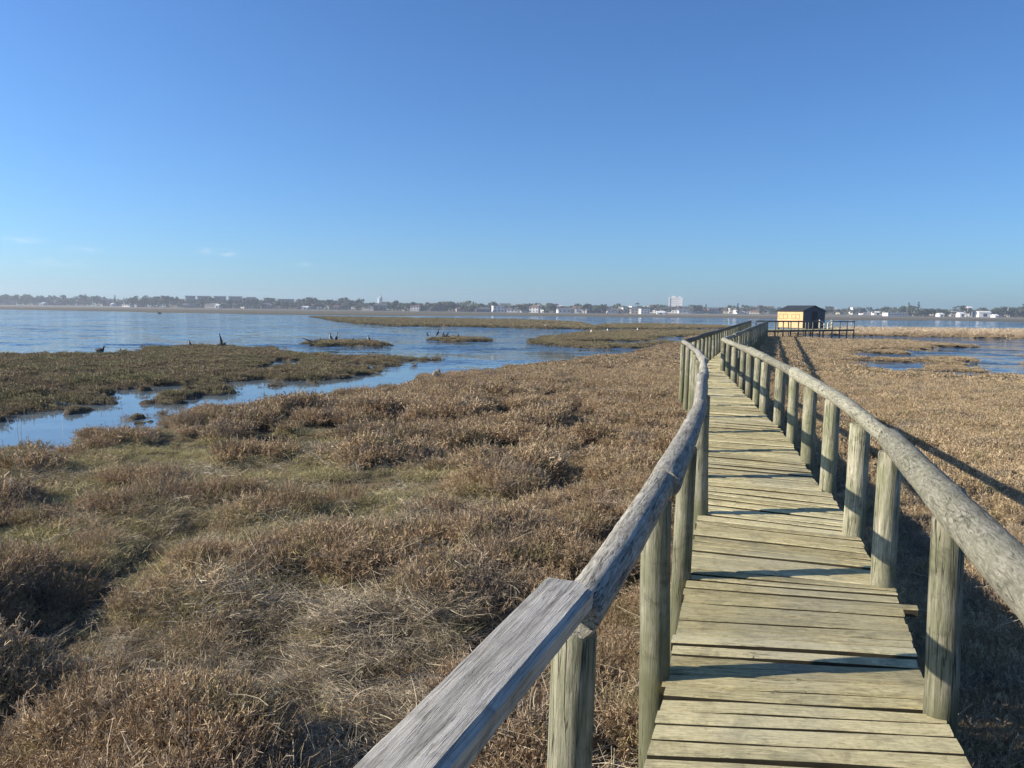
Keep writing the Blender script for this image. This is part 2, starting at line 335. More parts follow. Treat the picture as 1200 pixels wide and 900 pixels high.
# ------------------------------------------------------------------ ground sheet
def build_ground():
    a1 = np.arange(-48, 48.01, .13); aL = np.linspace(-179, -48.5, 50); aR = np.linspace(48.5, 181, 50)
    ang = np.radians(np.concatenate([aL, a1, aR])); r = .35 * 1.0122 ** np.arange(0, 730); r = r[r < 2250]; r = np.append(r, 2250)
    A, Rr = np.meshgrid(ang, r); x = np.sin(A) * Rr; y = np.cos(A) * Rr
    # hold a modest height under the camera
    z = ground_z(x, y)
    nr, na = A.shape
    v = np.stack([x.ravel(), y.ravel(), z.ravel()], 1)
    i = np.arange(nr - 1)[:, None] * na + np.arange(na - 1)[None]; i = i.ravel()
    f = np.stack([i, i + na, i + na + 1, i + 1], 1)
    # close the seam behind and the hub
    s = np.arange(nr - 1) * na; f2 = np.stack([s + na - 1, s + 2 * na - 1, s + na, s], 1); f = np.concatenate([f, f2])
    v = np.concatenate([v, [[0, 0, .12]]]); c = len(v) - 1
    me = bpy.data.meshes.new('marsh_ground')
    nf = len(f); tri = np.stack([np.arange(na), (np.arange(na) + 1) % na, np.full(na, c)], 1)
    me.vertices.add(len(v)); me.vertices.foreach_set('co', v.astype(np.float32).ravel())
    loops = np.concatenate([f.ravel(), tri.ravel()]); me.loops.add(len(loops)); me.loops.foreach_set('vertex_index', loops.astype(np.int32))
    st = np.concatenate([np.arange(nf) * 4, nf * 4 + np.arange(na) * 3]); me.polygons.add(nf + na)
    me.polygons.foreach_set('loop_start', st.astype(np.int32))
    me.update(calc_edges=True); me.validate()
    me.polygons.foreach_set('use_smooth', [True] * len(me.polygons))
    # terrain faces up?
    if me.polygons[1000].normal.z < 0: me.flip_normals()
    return me
def ground_material():
    t = MT('marsh_soil', .95, .15)
    p = t.coord('World'); geo = t.n('ShaderNodeNewGeometry'); sp = t.n('ShaderNodeSeparateXYZ'); t.l(geo.outputs['Position'], sp.inputs[0])
    n1 = t.noise(p, .9, 6, .65); n2 = t.noise(p, 14, 6, .7); n3 = t.noise(p, .12, 4, .6)
    near = t.ramp(n2, [(.32, (.030, .023, .014)), (.5, (.09, .068, .038)), (.7, (.22, .17, .10))])
    near = t.mix(t.ramp(n1, [(.42, 0.0), (.6, .6)]), near, (.20, .175, .09))
    mud = t.ramp(n2, [(.3, (.05, .042, .03)), (.7, (.11, .09, .06))])
    wet = t.ramp(sp.outputs[2], [(0.0, 1.0), (.06, 1.0), (.11, 0.0)])
    # far flats: bands of samphire, mud and pale sand running along the shore
    mf = t.n('ShaderNodeMapping'); mf.inputs['Scale'].default_value = (.004, .03, 1); t.l(geo.outputs['Position'], mf.inputs[0])
    nf = t.noise(mf.outputs[0], 1.0, 5, .6)
    farc = t.ramp(nf, [(.30, (.07, .075, .04)), (.45, (.115, .10, .06)), (.6, (.16, .13, .085)), (.75, (.24, .205, .15))])
    fy = t.math('DIVIDE', t.math('SUBTRACT', sp.outputs[1], 210), 60, True)
    sand = t.math('MULTIPLY', t.math('DIVIDE', t.math('SUBTRACT', sp.outputs[1], 640), 120, True), t.ramp(t.noise(mf.outputs[0], .6, 3), [(.42, .0), (.62, .9)]))
    farc = t.mix(sand, farc, (.38, .33, .24))
    c = t.mix(wet, near, mud); c = t.mix(fy, c, farc); t.color(c)
    t.normal(t.bump(t.math('ADD', n2, t.noise(p, 60, 4, .7)), .8, .03)); return t.m
ground_me = build_ground(); ground_me.materials.append(ground_material())
ground = mesh_obj('ground', ground_me); setp(ground, 'brown salt marsh ground with raised hummocks and ragged muddy shores', 'ground', kind='structure')

# ------------------------------------------------------------------ water
def water():
    t = MT('rippled_lagoon_water', .06, .5)
    t.b.inputs['IOR'].default_value = 1.33
    geo = t.n('ShaderNodeNewGeometry'); sp = t.n('ShaderNodeSeparateXYZ'); t.l(geo.outputs['Position'], sp.inputs[0])
    p = t.coord('World', (1, 1.0, 1))
    big = t.noise(t.coord('World', (.05, .02, 1)), 1.0, 4, .6)
    # open water is wind ruffled; the reed-sheltered channel near the walk is nearly calm
    calm = t.math('DIVIDE', t.math('SUBTRACT', sp.outputs[1], 26), 22, True)
    windy = t.math('ADD', t.math('MULTIPLY', t.math('DIVIDE', t.math('ADD', sp.outputs[0], 25), 50, True), .9), .75)
    amp = t.math('MULTIPLY', t.math('ADD', t.math('MULTIPLY', calm, .97), .03), t.ramp(big, [(.38, .45), (.58, 1.35)]))
    def slope(sc, rot, scale):
        m1 = t.n('ShaderNodeMapping'); m1.inputs['Scale'].default_value = sc; m1.inputs['Rotation'].default_value = (0, 0, R(rot)); t.l(geo.outputs['Position'], m1.inputs[0])
        q = t.n('ShaderNodeTexNoise'); q.inputs['Scale'].default_value = scale; q.inputs['Detail'].default_value = 3; q.inputs['Roughness'].default_value = .6; t.l(m1.outputs[0], q.inputs['Vector'])
        v = t.n('ShaderNodeVectorMath', operation='SUBTRACT'); t.l(q.outputs['Color'], v.inputs[0]); v.inputs[1].default_value = (.5, .5, .5); return v.outputs[0]
    va0 = t.n('ShaderNodeVectorMath', operation='ADD'); t.l(slope((.6, 1.8, 1), 10, .7), va0.inputs[0]); t.l(slope((1, 1.6, 1), -14, 3.5), va0.inputs[1])
    va = t.n('ShaderNodeVectorMath', operation='ADD'); t.l(va0.outputs[0], va.inputs[0]); t.l(slope((.45, .8, 1), 8, .35), va.inputs[1])
    vsn = t.n('ShaderNodeVectorMath', operation='SCALE'); t.l(va.outputs[0], vsn.inputs[0]); t.l(t.math('MULTIPLY', t.math('MULTIPLY', amp, windy), .85), vsn.inputs['Scale'])
    vm = t.n('ShaderNodeVectorMath', operation='MULTIPLY'); t.l(vsn.outputs[0], vm.inputs[0]); vm.inputs[1].default_value = (.8, 1, 0)
    vz = t.n('ShaderNodeVectorMath', operation='ADD'); t.l(vm.outputs[0], vz.inputs[0]); vz.inputs[1].default_value = (0, 0, 1)
    vn = t.n('ShaderNodeVectorMath', operation='NORMALIZE'); t.l(vz.outputs[0], vn.inputs[0]); t.normal(vn.outputs[0])
    t.color(t.mix(calm, (.11, .145, .165), t.mix(t.ramp(big, [(.35, 0.0), (.65, 1.0)]), (.025, .05, .08), (.05, .075, .10))))
    mb = MB(); n = 64
    pts = [(2240 * math.cos(2 * math.pi * k / n), 2240 * math.sin(2 * math.pi * k / n), 0) for k in range(n)]
    mb.face(pts); return mb.build('water', t.m)
setp(water(), 'blue wind-rippled lagoon water reaching to the far shore', 'water', kind='structure')

# ------------------------------------------------------------------ boardwalk
DZ = .90
def poly_at(P, s):
    for a, b in zip(P, P[1:]):
        d = math.dist(a, b)
        if s <= d: t = s / d; return (a[0] + (b[0] - a[0]) * t, a[1] + (b[1] - a[1]) * t)
        s -= d
    return P[-1]
def plen(P): return sum(math.dist(a, b) for a, b in zip(P, P[1:]))
def plank(mb, L0, L1, R0, R1, z, th=.042, nseg=6):
    """one board between its two long edges L0-R0 and L1-R1, slightly uneven"""
    off = random.uniform(0, 90); wob = random.uniform(-.004, .004); ph = random.uniform(0, 6); tilt = random.uniform(-.005, .005); tl = random.uniform(-.006, .006)
    top = []; wd = math.dist(L0, L1)
    for i in range(nseg + 1):
        t = i / nseg; a = Vector((L0[0] + (R0[0] - L0[0]) * t, L0[1] + (R0[1] - L0[1]) * t)); b = Vector((L1[0] + (R1[0] - L1[0]) * t, L1[1] + (R1[1] - L1[1]) * t))
        e = .0035 * math.sin(ph + t * 7) + random.uniform(-.0018, .0018); d = (b - a).normalized() if (b - a).length > 1e-4 else Vector((0, 1))
        a2 = a + d * e; b2 = b + d * (.0035 * math.sin(ph * 2 + t * 6) + random.uniform(-.0018, .0018))
        zz = z + wob * math.sin(t * 3.1) + tl * (t - .5)
        bev = .006
        top.append([(a2.x, a2.y, zz - th), (a2.x, a2.y, zz - bev + tilt * -.5), (*(a2 + d * bev), zz + tilt * -.5), (*(b2 - d * bev), zz + tilt * .5), (b2.x, b2.y, zz - bev + tilt * .5), (b2.x, b2.y, zz - th)])
    vs_ = [p for r_ in top for p in r_]; Ln = math.dist(L0, R0)
    uvs = [(Ln * i / nseg + off, v * wd + off * 3.3) for i in range(nseg + 1) for v in (-.3, -.05, 0.05, .95, 1.05, 1.3)]
    fs = []
    for i in range(nseg):
        for k in range(6):
            a = i * 6 + k; b = i * 6 + (k + 1) % 6; fs.append((a, b, b + 6, a + 6))
    fs.append((5, 4, 3, 2, 1, 0)); e = nseg * 6; fs.append((e, e + 1, e + 2, e + 3, e + 4, e + 5))
    nf0 = len(mb.f); mb.add(vs_, [tuple(reversed(f)) for f in fs], 0, False, uvs)
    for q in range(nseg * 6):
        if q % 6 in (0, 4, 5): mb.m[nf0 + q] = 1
def deck(mb, PL, PR, s0L, s0R, wmin, wmax, nseg=6, stick=None):
    lL, lR = plen(PL), plen(PR); sL, sR = s0L, s0R; k = 0; offL = offR = 0; left_in_sec = 0
    while sL < lL and sR < lR:
        if left_in_sec <= 0: left_in_sec = random.randint(6, 12); offL = random.uniform(-.02, .03); offR = random.uniform(-.02, .035); skew = random.uniform(-.006, .006); dz = random.uniform(-.006, .004)
        left_in_sec -= 1
        wd = random.uniform(wmin, wmax); tgt = (lL - sL) - (lR - sR) * lL / lR   # drift so both edges finish together
        wl = max(.03, wd + random.uniform(-.008, .008) + skew); wr = max(.03, wd + random.uniform(-.008, .008) - skew) * lR / lL
        cor = max(-.02, min(.02, (sL / lL - sR / lR) * lL * .04)) if sL > 6 else 0
        wl -= cor; wr += cor
        gap = random.choice((.013, .016, .019, .023, .030))
        a, b = Vector(poly_at(PL, sL)), Vector(poly_at(PL, min(lL, sL + wl - gap))); c, d = Vector(poly_at(PR, sR)), Vector(poly_at(PR, min(lR, sR + wr - gap)))
        ax = (c - a).normalized(); oL = offL + random.uniform(-.008, .008); oR = offR + random.uniform(-.012, .012)
        if stick and stick(c): oR += .085
        plank(mb, a - ax * oL, b - ax * oL, c + ax * oR, d + ax * oR, DZ + dz + random.uniform(-.006, .006), nseg=nseg)
        sL += wl; sR += wr; k += 1
DLn = [(-.75, -2.2), (.10, 1.05), (.44, 2.40), (.66, 3.04), (1.02, 4.24), (1.43, 5.70), (1.80, 7.0), (2.17, 8.4), (3.04, 11.9), (3.62, 14.8), (4.12, 18.1), (23.0, 73.9)]
DRn = [(.30, -2.5), (1.14, .75), (1.55, 2.40), (1.75, 3.1), (2.09, 4.0), (2.50, 5.76), (3.27, 8.85), (4.15, 13.2), (4.98, 17.5), (5.50, 20.0), (23.9, 72.7)]
walk = empty('boardwalk', (.9, 2.2, .12), 0, 'weathered timber boardwalk with log handrails winding from the foreground to the hut', 'boardwalk')
WL = Vector((.9, 2.2, .12))
def part(o, parent, base):
    o.parent = parent; o.location = Vector(o.location) - base; return o
mb = MB()
deck(mb, DLn, DRn, 0.0, .30, .085, .125, 7, stick=lambda c: abs(c.y - 3.86) < .055)
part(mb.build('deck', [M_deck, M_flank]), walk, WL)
# bearers under the deck
mb = MB()
for P, o_ in ((DLn, .14), (DRn, -.14)):
    for a, b in zip(P, P[1:]):
        d = (Vector(b) - Vector(a)).normalized(); n_ = Vector((d.y, -d.x)) * o_
        mb.bar((a[0] + n_.x, a[1] + n_.y, DZ - .105), (b[0] + n_.x, b[1] + n_.y, DZ - .105), .07, .13)
part(mb.build('bearer', M_farwood), walk, WL)  # dark wood puts the shade seen through the deck gaps into the colour

def log_mesh(name, Ln, r0, r1, mat, seed, nr=16, step=.07, rough=1.0, bend=.0):
    rd = random.Random(seed); n = max(3, int(Ln / step)); mb = MB(); rings = []
    ph = [rd.uniform(0, 6.28) for _ in range(8)]
    knots = [(rd.uniform(.1, .9) * Ln, rd.uniform(0, 6.28), rd.uniform(.03, .06)) for _ in range(int(Ln * 1.2))]
    for i in range(n + 1):
        z = Ln * i / n; r = r0 + (r1 - r0) * i / n; ring = []
        cx_ = bend * math.sin(math.pi * i / n) + .003 * math.sin(z * 3 + ph[0]); cy_ = .003 * math.sin(z * 2.3 + ph[1])
        for k in range(nr):
            a = 2 * math.pi * k / nr
            q = r * (1 + rough * (.03 * math.sin(2 * a + ph[2] + z * .7) + .02 * math.sin(3 * a + ph[3] + z * 1.7) + .012 * math.sin(5 * a + ph[4] - z * 3) + .012 * math.sin(z * 9 + ph[5] + a)))
            for kz, ka, ks in knots:
                da = (a - ka + math.pi) % (2 * math.pi) - math.pi; q += rough * .10 * r * math.exp(-((z - kz) / ks) ** 2 - (da * r / ks) ** 2)
            q += rd.uniform(-.0008, .0008)
            if i in (0, n): q -= .006
            ring.append((cx_ + q * math.cos(a), cy_ + q * math.sin(a), z))
        if i == 1: ring = [(p[0], p[1], min(.012, Ln / n)) for p in ring]
        if i == n - 1: ring = [(p[0], p[1], Ln - min(.012, Ln / n)) for p in ring]
        rings.append(ring)
    vs_ = [p for rg in rings for p in rg]; fs = []
    for i in range(n):
        for k in range(nr):
            a = i * nr + k; b = i * nr + (k + 1) % nr; fs.append((a, b, b + nr, a + nr))
    mb.add(vs_, fs, 0, True); mb.add(rings[0], [tuple(range(nr - 1, -1, -1))]); mb.add(rings[-1], [tuple(range(nr))])
    return mb.mesh(name, mat)
seedc = [100]
def log_between(name, p0, p1, r0, r1, mat, parent, base, **k):
    p0 = Vector(p0); p1 = Vector(p1); seedc[0] += 1
    me = log_mesh(name, (p1 - p0).length, r0, r1, mat, seedc[0], **k)
    o = mesh_obj(name, me); o.rotation_mode = 'QUATERNION'
    o.rotation_quaternion = (p1 - p0).to_track_quat('Z', 'Y') @ Euler((0, 0, random.uniform(0, 6.28))).to_quaternion()
    o.location = p0; return part(o, parent, base)
PH = .77
RP = [(1.63, 2.80), (2.09, 4.18), (2.38, 5.20), (2.75, 6.54), (3.07, 7.87), (3.35, 9.1), (3.68, 10.5), (3.92, 11.85), (4.17, 13.0), (4.45, 14.4), (4.72, 15.7), (4.98, 17.2), (5.26, 18.7), (5.52, 20.1)]
LP = [(.156, 1.74), (.60, 3.09), (1.00, 4.28), (1.41, 5.70), (1.75, 6.98), (2.07, 8.3), (2.42, 9.7), (2.76, 11.1), (3.05, 12.5), (3.33, 13.9), (3.60, 15.3), (3.83, 16.7), (4.04, 18.2)]
RPb = [(1.22, 1.42), (.83, .05), (.45, -1.3)]; LPb = [(-.40, .36), (-.86, -1.0)]
rp_r = [.060, .064, .073, .068, .070, .062, .071, .076, .066, .070, .062, .072, .064, .070]
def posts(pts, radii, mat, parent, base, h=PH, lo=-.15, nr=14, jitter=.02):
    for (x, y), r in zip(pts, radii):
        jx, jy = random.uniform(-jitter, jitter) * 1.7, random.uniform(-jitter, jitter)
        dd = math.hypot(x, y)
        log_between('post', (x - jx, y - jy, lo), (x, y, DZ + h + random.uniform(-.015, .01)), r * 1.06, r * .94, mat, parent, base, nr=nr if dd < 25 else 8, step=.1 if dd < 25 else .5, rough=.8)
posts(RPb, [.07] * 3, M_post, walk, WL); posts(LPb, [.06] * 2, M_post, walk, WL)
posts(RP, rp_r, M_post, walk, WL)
posts(LP[:1], [.055], M_post, walk, WL, h=.765)
posts(LP[1:], [.064, .056, .062, .066, .062, .06, .066, .062, .064, .06, .066, .064], M_post, walk, WL, h=.75, jitter=.03)
# far leg posts
def lerp_pts(a, b, step):
    n = max(1, round(math.dist(a, b) / step)); return [(a[0] + (b[0] - a[0]) * i / n, a[1] + (b[1] - a[1]) * i / n) for i in range(1, n + 1)]
LF = lerp_pts((4.04, 18.2), (22.9, 74.2), 1.38); RF = lerp_pts((5.52, 20.1), (24.0, 72.7), 1.38)
far = sorted([(p[1], 'L', p) for p in LF] + [(p[1], 'R', p) for p in RF]); nposts_near = len(RP) + len(LP) + 5
keep = far[:100 - nposts_near]; rest = far[100 - nposts_near:]
posts([p for _, _, p in keep], [random.uniform(.062, .076) for _ in keep], M_post, walk, WL, jitter=.03)
mb = MB()
for _, _, p in rest:
    q = random.uniform(.062, .076); mb.tube([(p[0] + random.uniform(-.03, .03), p[1], -.15), (p[0], p[1], DZ + PH)], [q * 1.05, q * .95], 8)
o = part(mb.build('post', M_post), walk, WL); o['kind'] = 'stuff'; o['label'] = 'row of distant round posts near the far corner'
# handrails: logs two bays long, butted or half-lapped end to end
def rails(pts, zc, mat, parent, base, step=2, r=.066, jog=.012, first=0, nr=18, st=.05, rr=None):
    i = first
    while i < len(pts) - 1:
        j = min(i + step, len(pts) - 1); a = Vector((*pts[i], zc + random.uniform(-.006, .01))); b = Vector((*pts[j], zc + random.uniform(-.006, .01)))
        d = (b - a).normalized(); rr_ = r + random.uniform(-.006, .008); s = random.choice((-1, 1)) * random.uniform(0, jog)
        n_ = Vector((d.y, -d.x, 0)) * s; flip = random.random() < .5
        log_between('handrail', a - d * .035 + n_, b + d * .035 + n_, rr_ * (1.10 if flip else .92), rr_ * (.92 if flip else 1.10), mat, parent, base, nr=nr, step=st, rough=1.2)
        i = j
ZR = DZ + PH + .038
rails([RPb[2], RPb[0]], ZR, M_rail, walk, WL, r=.068)
log_between('handrail', (1.15, 1.38, ZR), (2.15, 4.33, ZR), .074, .063, M_rail, walk, WL, nr=22, step=.04, rough=1.3)
rails([(2.12, 4.26)] + RP[2:], ZR, M_rail, walk, WL, step=2, r=.058)
# left: the first log behind the flat half-log, then round ones
log_between('handrail', (.155, 1.70, ZR - .005), (.66, 3.20, ZR), .054, .056, M_lograil, walk, WL, nr=20, step=.04, rough=1.3)
rails([(.63, 3.08), (1.00, 4.28), (1.41, 5.70), (1.75, 6.98)] + LP[5:], ZR, M_lograil, walk, WL, step=2, r=.056)
rails([LP[-1]] + LF, ZR, M_farwood, walk, WL, step=3, r=.064, nr=10, st=.4)  # darker wood: shade on the rails' camera side is put into the colour
rails([RP[-1]] + RF, ZR, M_rail, walk, WL, step=3, r=.064, nr=10, st=.4)
# flat split plank capping the near left handrail
def cap_plank():
    Ln = 1.72; W = .122; T = .062; mb = MB(); n = 40; rd = random.Random(5)
    prof = [(-W / 2, -T * .75), (-W / 2 - .002, -.012), (-W / 2 + .010, 0), (-W * .2, .001), (W * .2, .0005), (W / 2 - .012, 0), (W / 2 + .001, -.010), (W / 2 - .004, -T * .8), (W * .3, -T), (-W * .3, -T)]
    rings = []
    for i in range(n + 1):
        y = -Ln + Ln * i / n; ring = []
        for k, (px, pz) in enumerate(prof):
            yy = y
            if i == n and px > W * .35: yy -= .022
            ring.append((px * (1 + .012 * math.sin(y * 5 + k)) + rd.uniform(-.0006, .0006), yy + (0.004 * math.sin(k * 2.1) if i == n else 0), pz + .002 * math.sin(y * 4 + k) + rd.uniform(-.0006, .0006)))
        rings.append(ring)
    m_ = len(prof); fs = []
    for i in range(n):
        for k in range(m_):
            a = i * m_ + k; b = i * m_ + (k + 1) % m_; fs.append((a, a + m_, b + m_, b))
    mb.add([p for q in rings for p in q], fs, 0, False)
    mb.add(rings[0], [tuple(range(m_ - 1, -1, -1))]); mb.add(rings[-1], [tuple(range(m_))])
    me = mb.mesh('handrail', M_plankrail)
    import bmesh
    bm = bmesh.new(); bm.from_mesh(me); bmesh.ops.recalc_face_normals(bm, faces=bm.faces); bm.to_mesh(me); bm.free()
    o = mesh_obj('handrail', me); o.location = (.138, 1.70, 1.79); o.rotation_euler = (0, 0, -math.atan2(.288, .721)); o['label'] = 'flat grey split plank capping the nearest bay of the left handrail'
    return part(o, walk, WL)
cap_plank()

# ------------------------------------------------------------------ far arm of the boardwalk, in front of the hut
WB = Vector((24.2, 73.6, .1))
arm = empty('boardwalk', WB, 0, 'far arm of the boardwalk crossing low marsh in front of the hut', 'boardwalk')
AN = [(24.0, 72.7), (31.3, 78.6)]; AN2 = [(33.2, 80.1), (36.7, 82.9)]
u_ = (Vector(AN2[1]) - Vector(AN[0])).normalized(); pr = Vector((-u_.y, u_.x)) * 1.25
mb = MB(); a0 = Vector(AN[0]) + u_ * -.2; a1 = Vector(AN2[1])
deck(mb, [tuple(a0 + pr), tuple(a1 + pr)], [tuple(a0), tuple(a1)], 0, 0, .09, .12, 1)
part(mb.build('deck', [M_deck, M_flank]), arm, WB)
mb = MB()
for o_ in (.05, 1.15):
    k = pr.normalized() * o_; mb.bar((*(a0 + k), DZ - .12), (*(a1 + k), DZ - .12), .08, .17)
part(mb.build('bearer', M_farwood), arm, WB)
for P in (AN, AN2): posts([P[0]] + lerp_pts(P[0], P[1], 1.35), [.065] * 20, M_farwood, arm, WB)
bk = [tuple(Vector(p) + pr) for p in (AN[0], AN[1])]; posts([bk[0]] + lerp_pts(bk[0], bk[1], 2.0), [.06] * 20, M_farwood, arm, WB)
for P in (AN, AN2, bk): rails([P[0]] + lerp_pts(P[0], P[1], 1.35), ZR, M_farwood, arm, WB, step=3, r=.06, nr=8, st=.6)

# ------------------------------------------------------------------ hut
HB = Vector((32.4, 86.2, DZ)); hyaw = R(-44)
hut = empty('hut', HB, 0, 'small hut with pale plywood side, dark gable end and dark pitched roof', 'hut')
ply = MT('pale_plywood', .8); pc = ply.coord('Object', (1, 1, 6)); g_ = ply.noise(pc, 2.5, 6, .65, .6)
ply.color(ply.ramp(g_, [(.3, (.50, .32, .15)), (.55, (.66, .44, .22)), (.75, (.74, .54, .30))])); M_ply = ply.m
dk = MT('dark_stained_cladding', .75); dw = dk.n('ShaderNodeTexWave'); dw.bands_direction = 'Z'; dw.inputs['Scale'].default_value = 2.2; dw.inputs['Distortion'].default_value = .4; dk.l(dk.coord('Object'), dw.inputs['Vector'])
dk.color(dk.ramp(dw.outputs['Fac'], [(0, (.05, .052, .055)), (.15, (.10, .105, .11)), (1, (.13, .135, .14))])); M_dark = dk.m
M_batten = plain('brown_batten', (.42, .24, .10))
M_roof = plain('charcoal_roof_sheet', (.035, .04, .045), .6, .2, 2)
M_trim = plain('dark_trim', (.04, .04, .04)); M_pale = plain('pale_new_timber', (.58, .52, .40), .8, .12, 5)
# axes: e along the plywood wall going left/back, g along the gable going right/back
e = Vector((-.394, .919, 0)); g = Vector((.919, .394, 0)); EL, GL, EH, RH = 4.0, 3.15, 1.92, 2.48
Z = Vector((0, 0, 1)); O0 = Vector((0, 0, 0))
def thick(mb, quad, n_, th):
    q = [Vector(p) for p in quad]; b = [p - n_ * th for p in q]; k = len(q)
    mb.add(q + b, [tuple(range(k)), tuple(range(2 * k - 1, k - 1, -1))] + [(i, i + k, (i + 1) % k + k, (i + 1) % k) for i in range(k)])
ne = -g; ng = -e
mb = MB(); thick(mb, [O0, e * EL, e * EL + Z * EH, Z * EH], ne, .06); mb.build('plywood_wall', M_ply, hut)
for a, wdt in ((.5, 1.25), (2.35, 1.45)):
    mb = MB()
    for (s0, s1, z0, z1) in ((a, a + wdt, .98, 1.03), (a, a + wdt, 1.50, 1.55), (a, a + .05, 1.03, 1.50), (a + wdt - .05, a + wdt, 1.03, 1.50), (a + wdt / 2 - .025, a + wdt / 2 + .025, 1.03, 1.5)):
        p0 = e * s0 + ne * .03; p1 = e * s1 + ne * .03; thick(mb, [p0 + Z * z0, p1 + Z * z0, p1 + Z * z1, p0 + Z * z1], ne, .03)
    mb.build('hatch_frame', M_batten, hut)
mb = MB(); thick(mb, [O0 + ng * .003, O0 + ng * .003 + g * GL, g * GL + Z * EH + ng * .003, g * GL / 2 + Z * (RH - .04) + ng * .003, Z * EH + ng * .003], ng, .06); mb.build('gable_wall', M_dark, hut)
mb = MB(); thick(mb, [g * GL, g * GL + e * EL, g * GL + e * EL + Z * EH, g * GL + Z * EH], g, -.06); thick(mb, [e * EL, e * EL + g * GL, e * EL + g * GL + Z * EH, e * EL + g * GL / 2 + Z * (RH - .04), e * EL + Z * EH], e, -.06); mb.build('back_wall', M_dark, hut)
mb = MB(); ov = .14; A = -e * ov - g * .16 + Z * (EH - .06); B = e * (EL + ov) - g * .16 + Z * (EH - .06); C_ = e * (EL + ov) + g * GL / 2 + Z * RH; D = -e * ov + g * GL / 2 + Z * RH
A2 = -e * ov + g * (GL + .16) + Z * (EH - .06); B2 = e * (EL + ov) + g * (GL + .16) + Z * (EH - .06)
for q in ([A, B, C_, D], [D, C_, B2, A2]):
    mb.add([p + Z * .05 for p in q] + q, [(0, 3, 2, 1), (4, 5, 6, 7), (0, 1, 5, 4), (1, 2, 6, 5), (2, 3, 7, 6), (3, 0, 4, 7)])
mb.build('roof', M_roof, hut)
mb = MB(); dg = ng * .02; c0 = g * 1.25; c1 = g * 2.1; thick(mb, [c0 + dg, c1 + dg, c1 + dg + Z * 1.85, c0 + dg + Z * 1.85], ng, .03); dr = mb.build('door', M_trim, hut)
mb = MB(); mb.tube([g * 2.0 + ng * .06 + Z * .95, g * 1.88 + ng * .06 + Z * .95], .012, 6); mb.build('handle', M_pale, dr)
mb = MB()
for (a, b) in ((0, 0), (EL, 0), (0, GL), (EL, GL), (EL / 2, 0), (EL / 2, GL)):
    p = e * a * .96 + g * (b * .94 + .1); mb = MB(); mb.box((p.x, p.y, -.55), (.12, .12, 1.04), 0); mb.build('stilt', M_farwood, hut)
mb = MB(); pf = [-e * 1.1 - g * .5, e * (EL + .2) - g * .5, e * (EL + .2) + g * (GL + .3), -e * 1.1 + g * (GL + .3)]
mb.add([p - Z * .02 for p in pf] + [p - Z * .10 for p in pf], [(0, 3, 2, 1), (4, 5, 6, 7), (0, 1, 5, 4), (1, 2, 6, 5), (2, 3, 7, 6), (3, 0, 4, 7)]); mb.build('platform', M_farwood, hut)
def ramp_rail(x, y, lab, w_, fl):
    r = empty('ramp_railing', (x, y, DZ), R(35), lab, 'railing', 'pale timber railings of the ramp up to the hut')
    for s in (0, 1): mb = MB(); mb.bar((s * w_, 0, 0), (s * w_, 0, .98 - .3 * (s if fl > 0 else 1 - s)), .08, .08); mb.build('upright', M_pale, r)
    for z0, dz in ((.93, -.3), (.58, -.28), (.12, 0)):
        mb = MB(); a, b = (z0, z0 + dz) if fl > 0 else (z0 + dz, z0); mb.bar((-.05, -.05, a), (w_ + .05, -.05, b), .05, .09); mb.build('rail', M_pale, r)
    return r
ramp_rail(31.55, 79.4, 'pale timber ramp railing sloping down beside the gap, nearer the plywood wall', .85, 1)
ramp_rail(32.75, 80.2, 'shorter pale timber ramp railing in front of the hut\'s dark gable end', .65, -1)

# ------------------------------------------------------------------ vegetation
def veg_mat(name, stops, patch_stops=None, pscale=.5, trans=.15):
    t = MT(name, .9, .12)
    geo = t.n('ShaderNodeNewGeometry'); oi = t.n('ShaderNodeObjectInfo')
    f = t.math('ADD', t.math('MULTIPLY', geo.outputs['Random Per Island'], .6), t.math('MULTIPLY', oi.outputs['Random'], .4))
    c = t.ramp(f, stops)
    if patch_stops and name == 'brown_samphire':
        n = t.noise(t.coord('World'), .55, 5, .65); n2 = t.noise(t.coord('World'), 1.7, 4, .6); sp = t.n('ShaderNodeSeparateXYZ'); t.l(geo.outputs['Position'], sp.inputs[0])
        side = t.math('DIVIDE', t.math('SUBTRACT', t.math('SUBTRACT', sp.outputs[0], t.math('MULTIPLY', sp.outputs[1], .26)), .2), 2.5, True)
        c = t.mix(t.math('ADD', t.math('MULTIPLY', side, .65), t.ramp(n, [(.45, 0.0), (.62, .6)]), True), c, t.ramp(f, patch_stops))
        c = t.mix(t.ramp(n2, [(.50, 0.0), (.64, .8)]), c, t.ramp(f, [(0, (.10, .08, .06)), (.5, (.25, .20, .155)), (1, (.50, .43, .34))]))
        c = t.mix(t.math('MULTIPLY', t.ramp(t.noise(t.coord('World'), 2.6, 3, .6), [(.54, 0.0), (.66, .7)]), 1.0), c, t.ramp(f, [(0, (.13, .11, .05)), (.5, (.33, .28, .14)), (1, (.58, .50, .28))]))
    elif patch_stops:
        n = t.noise(t.coord('World'), pscale, 4, .6); c = t.mix(t.ramp(n, [(.42, 0.0), (.62, .85)]), c, t.ramp(f, patch_stops))
    t.color(c)
    if trans:
        tr = t.n('ShaderNodeBsdfTranslucent'); t.l(c, tr.inputs[0]); ms = t.n('ShaderNodeMixShader'); ms.inputs[0].default_value = trans
        o = t.nt.nodes['Material Output']; t.l(t.b.outputs[0], ms.inputs[1]); t.l(tr.outputs[0], ms.inputs[2]); t.l(ms.outputs[0], o.inputs[0])
    return t.m
SCR = [(0, (.10, .07, .042)), (.28, (.26, .18, .105)), (.6, (.48, .35, .215)), (1, (.80, .63, .42))]
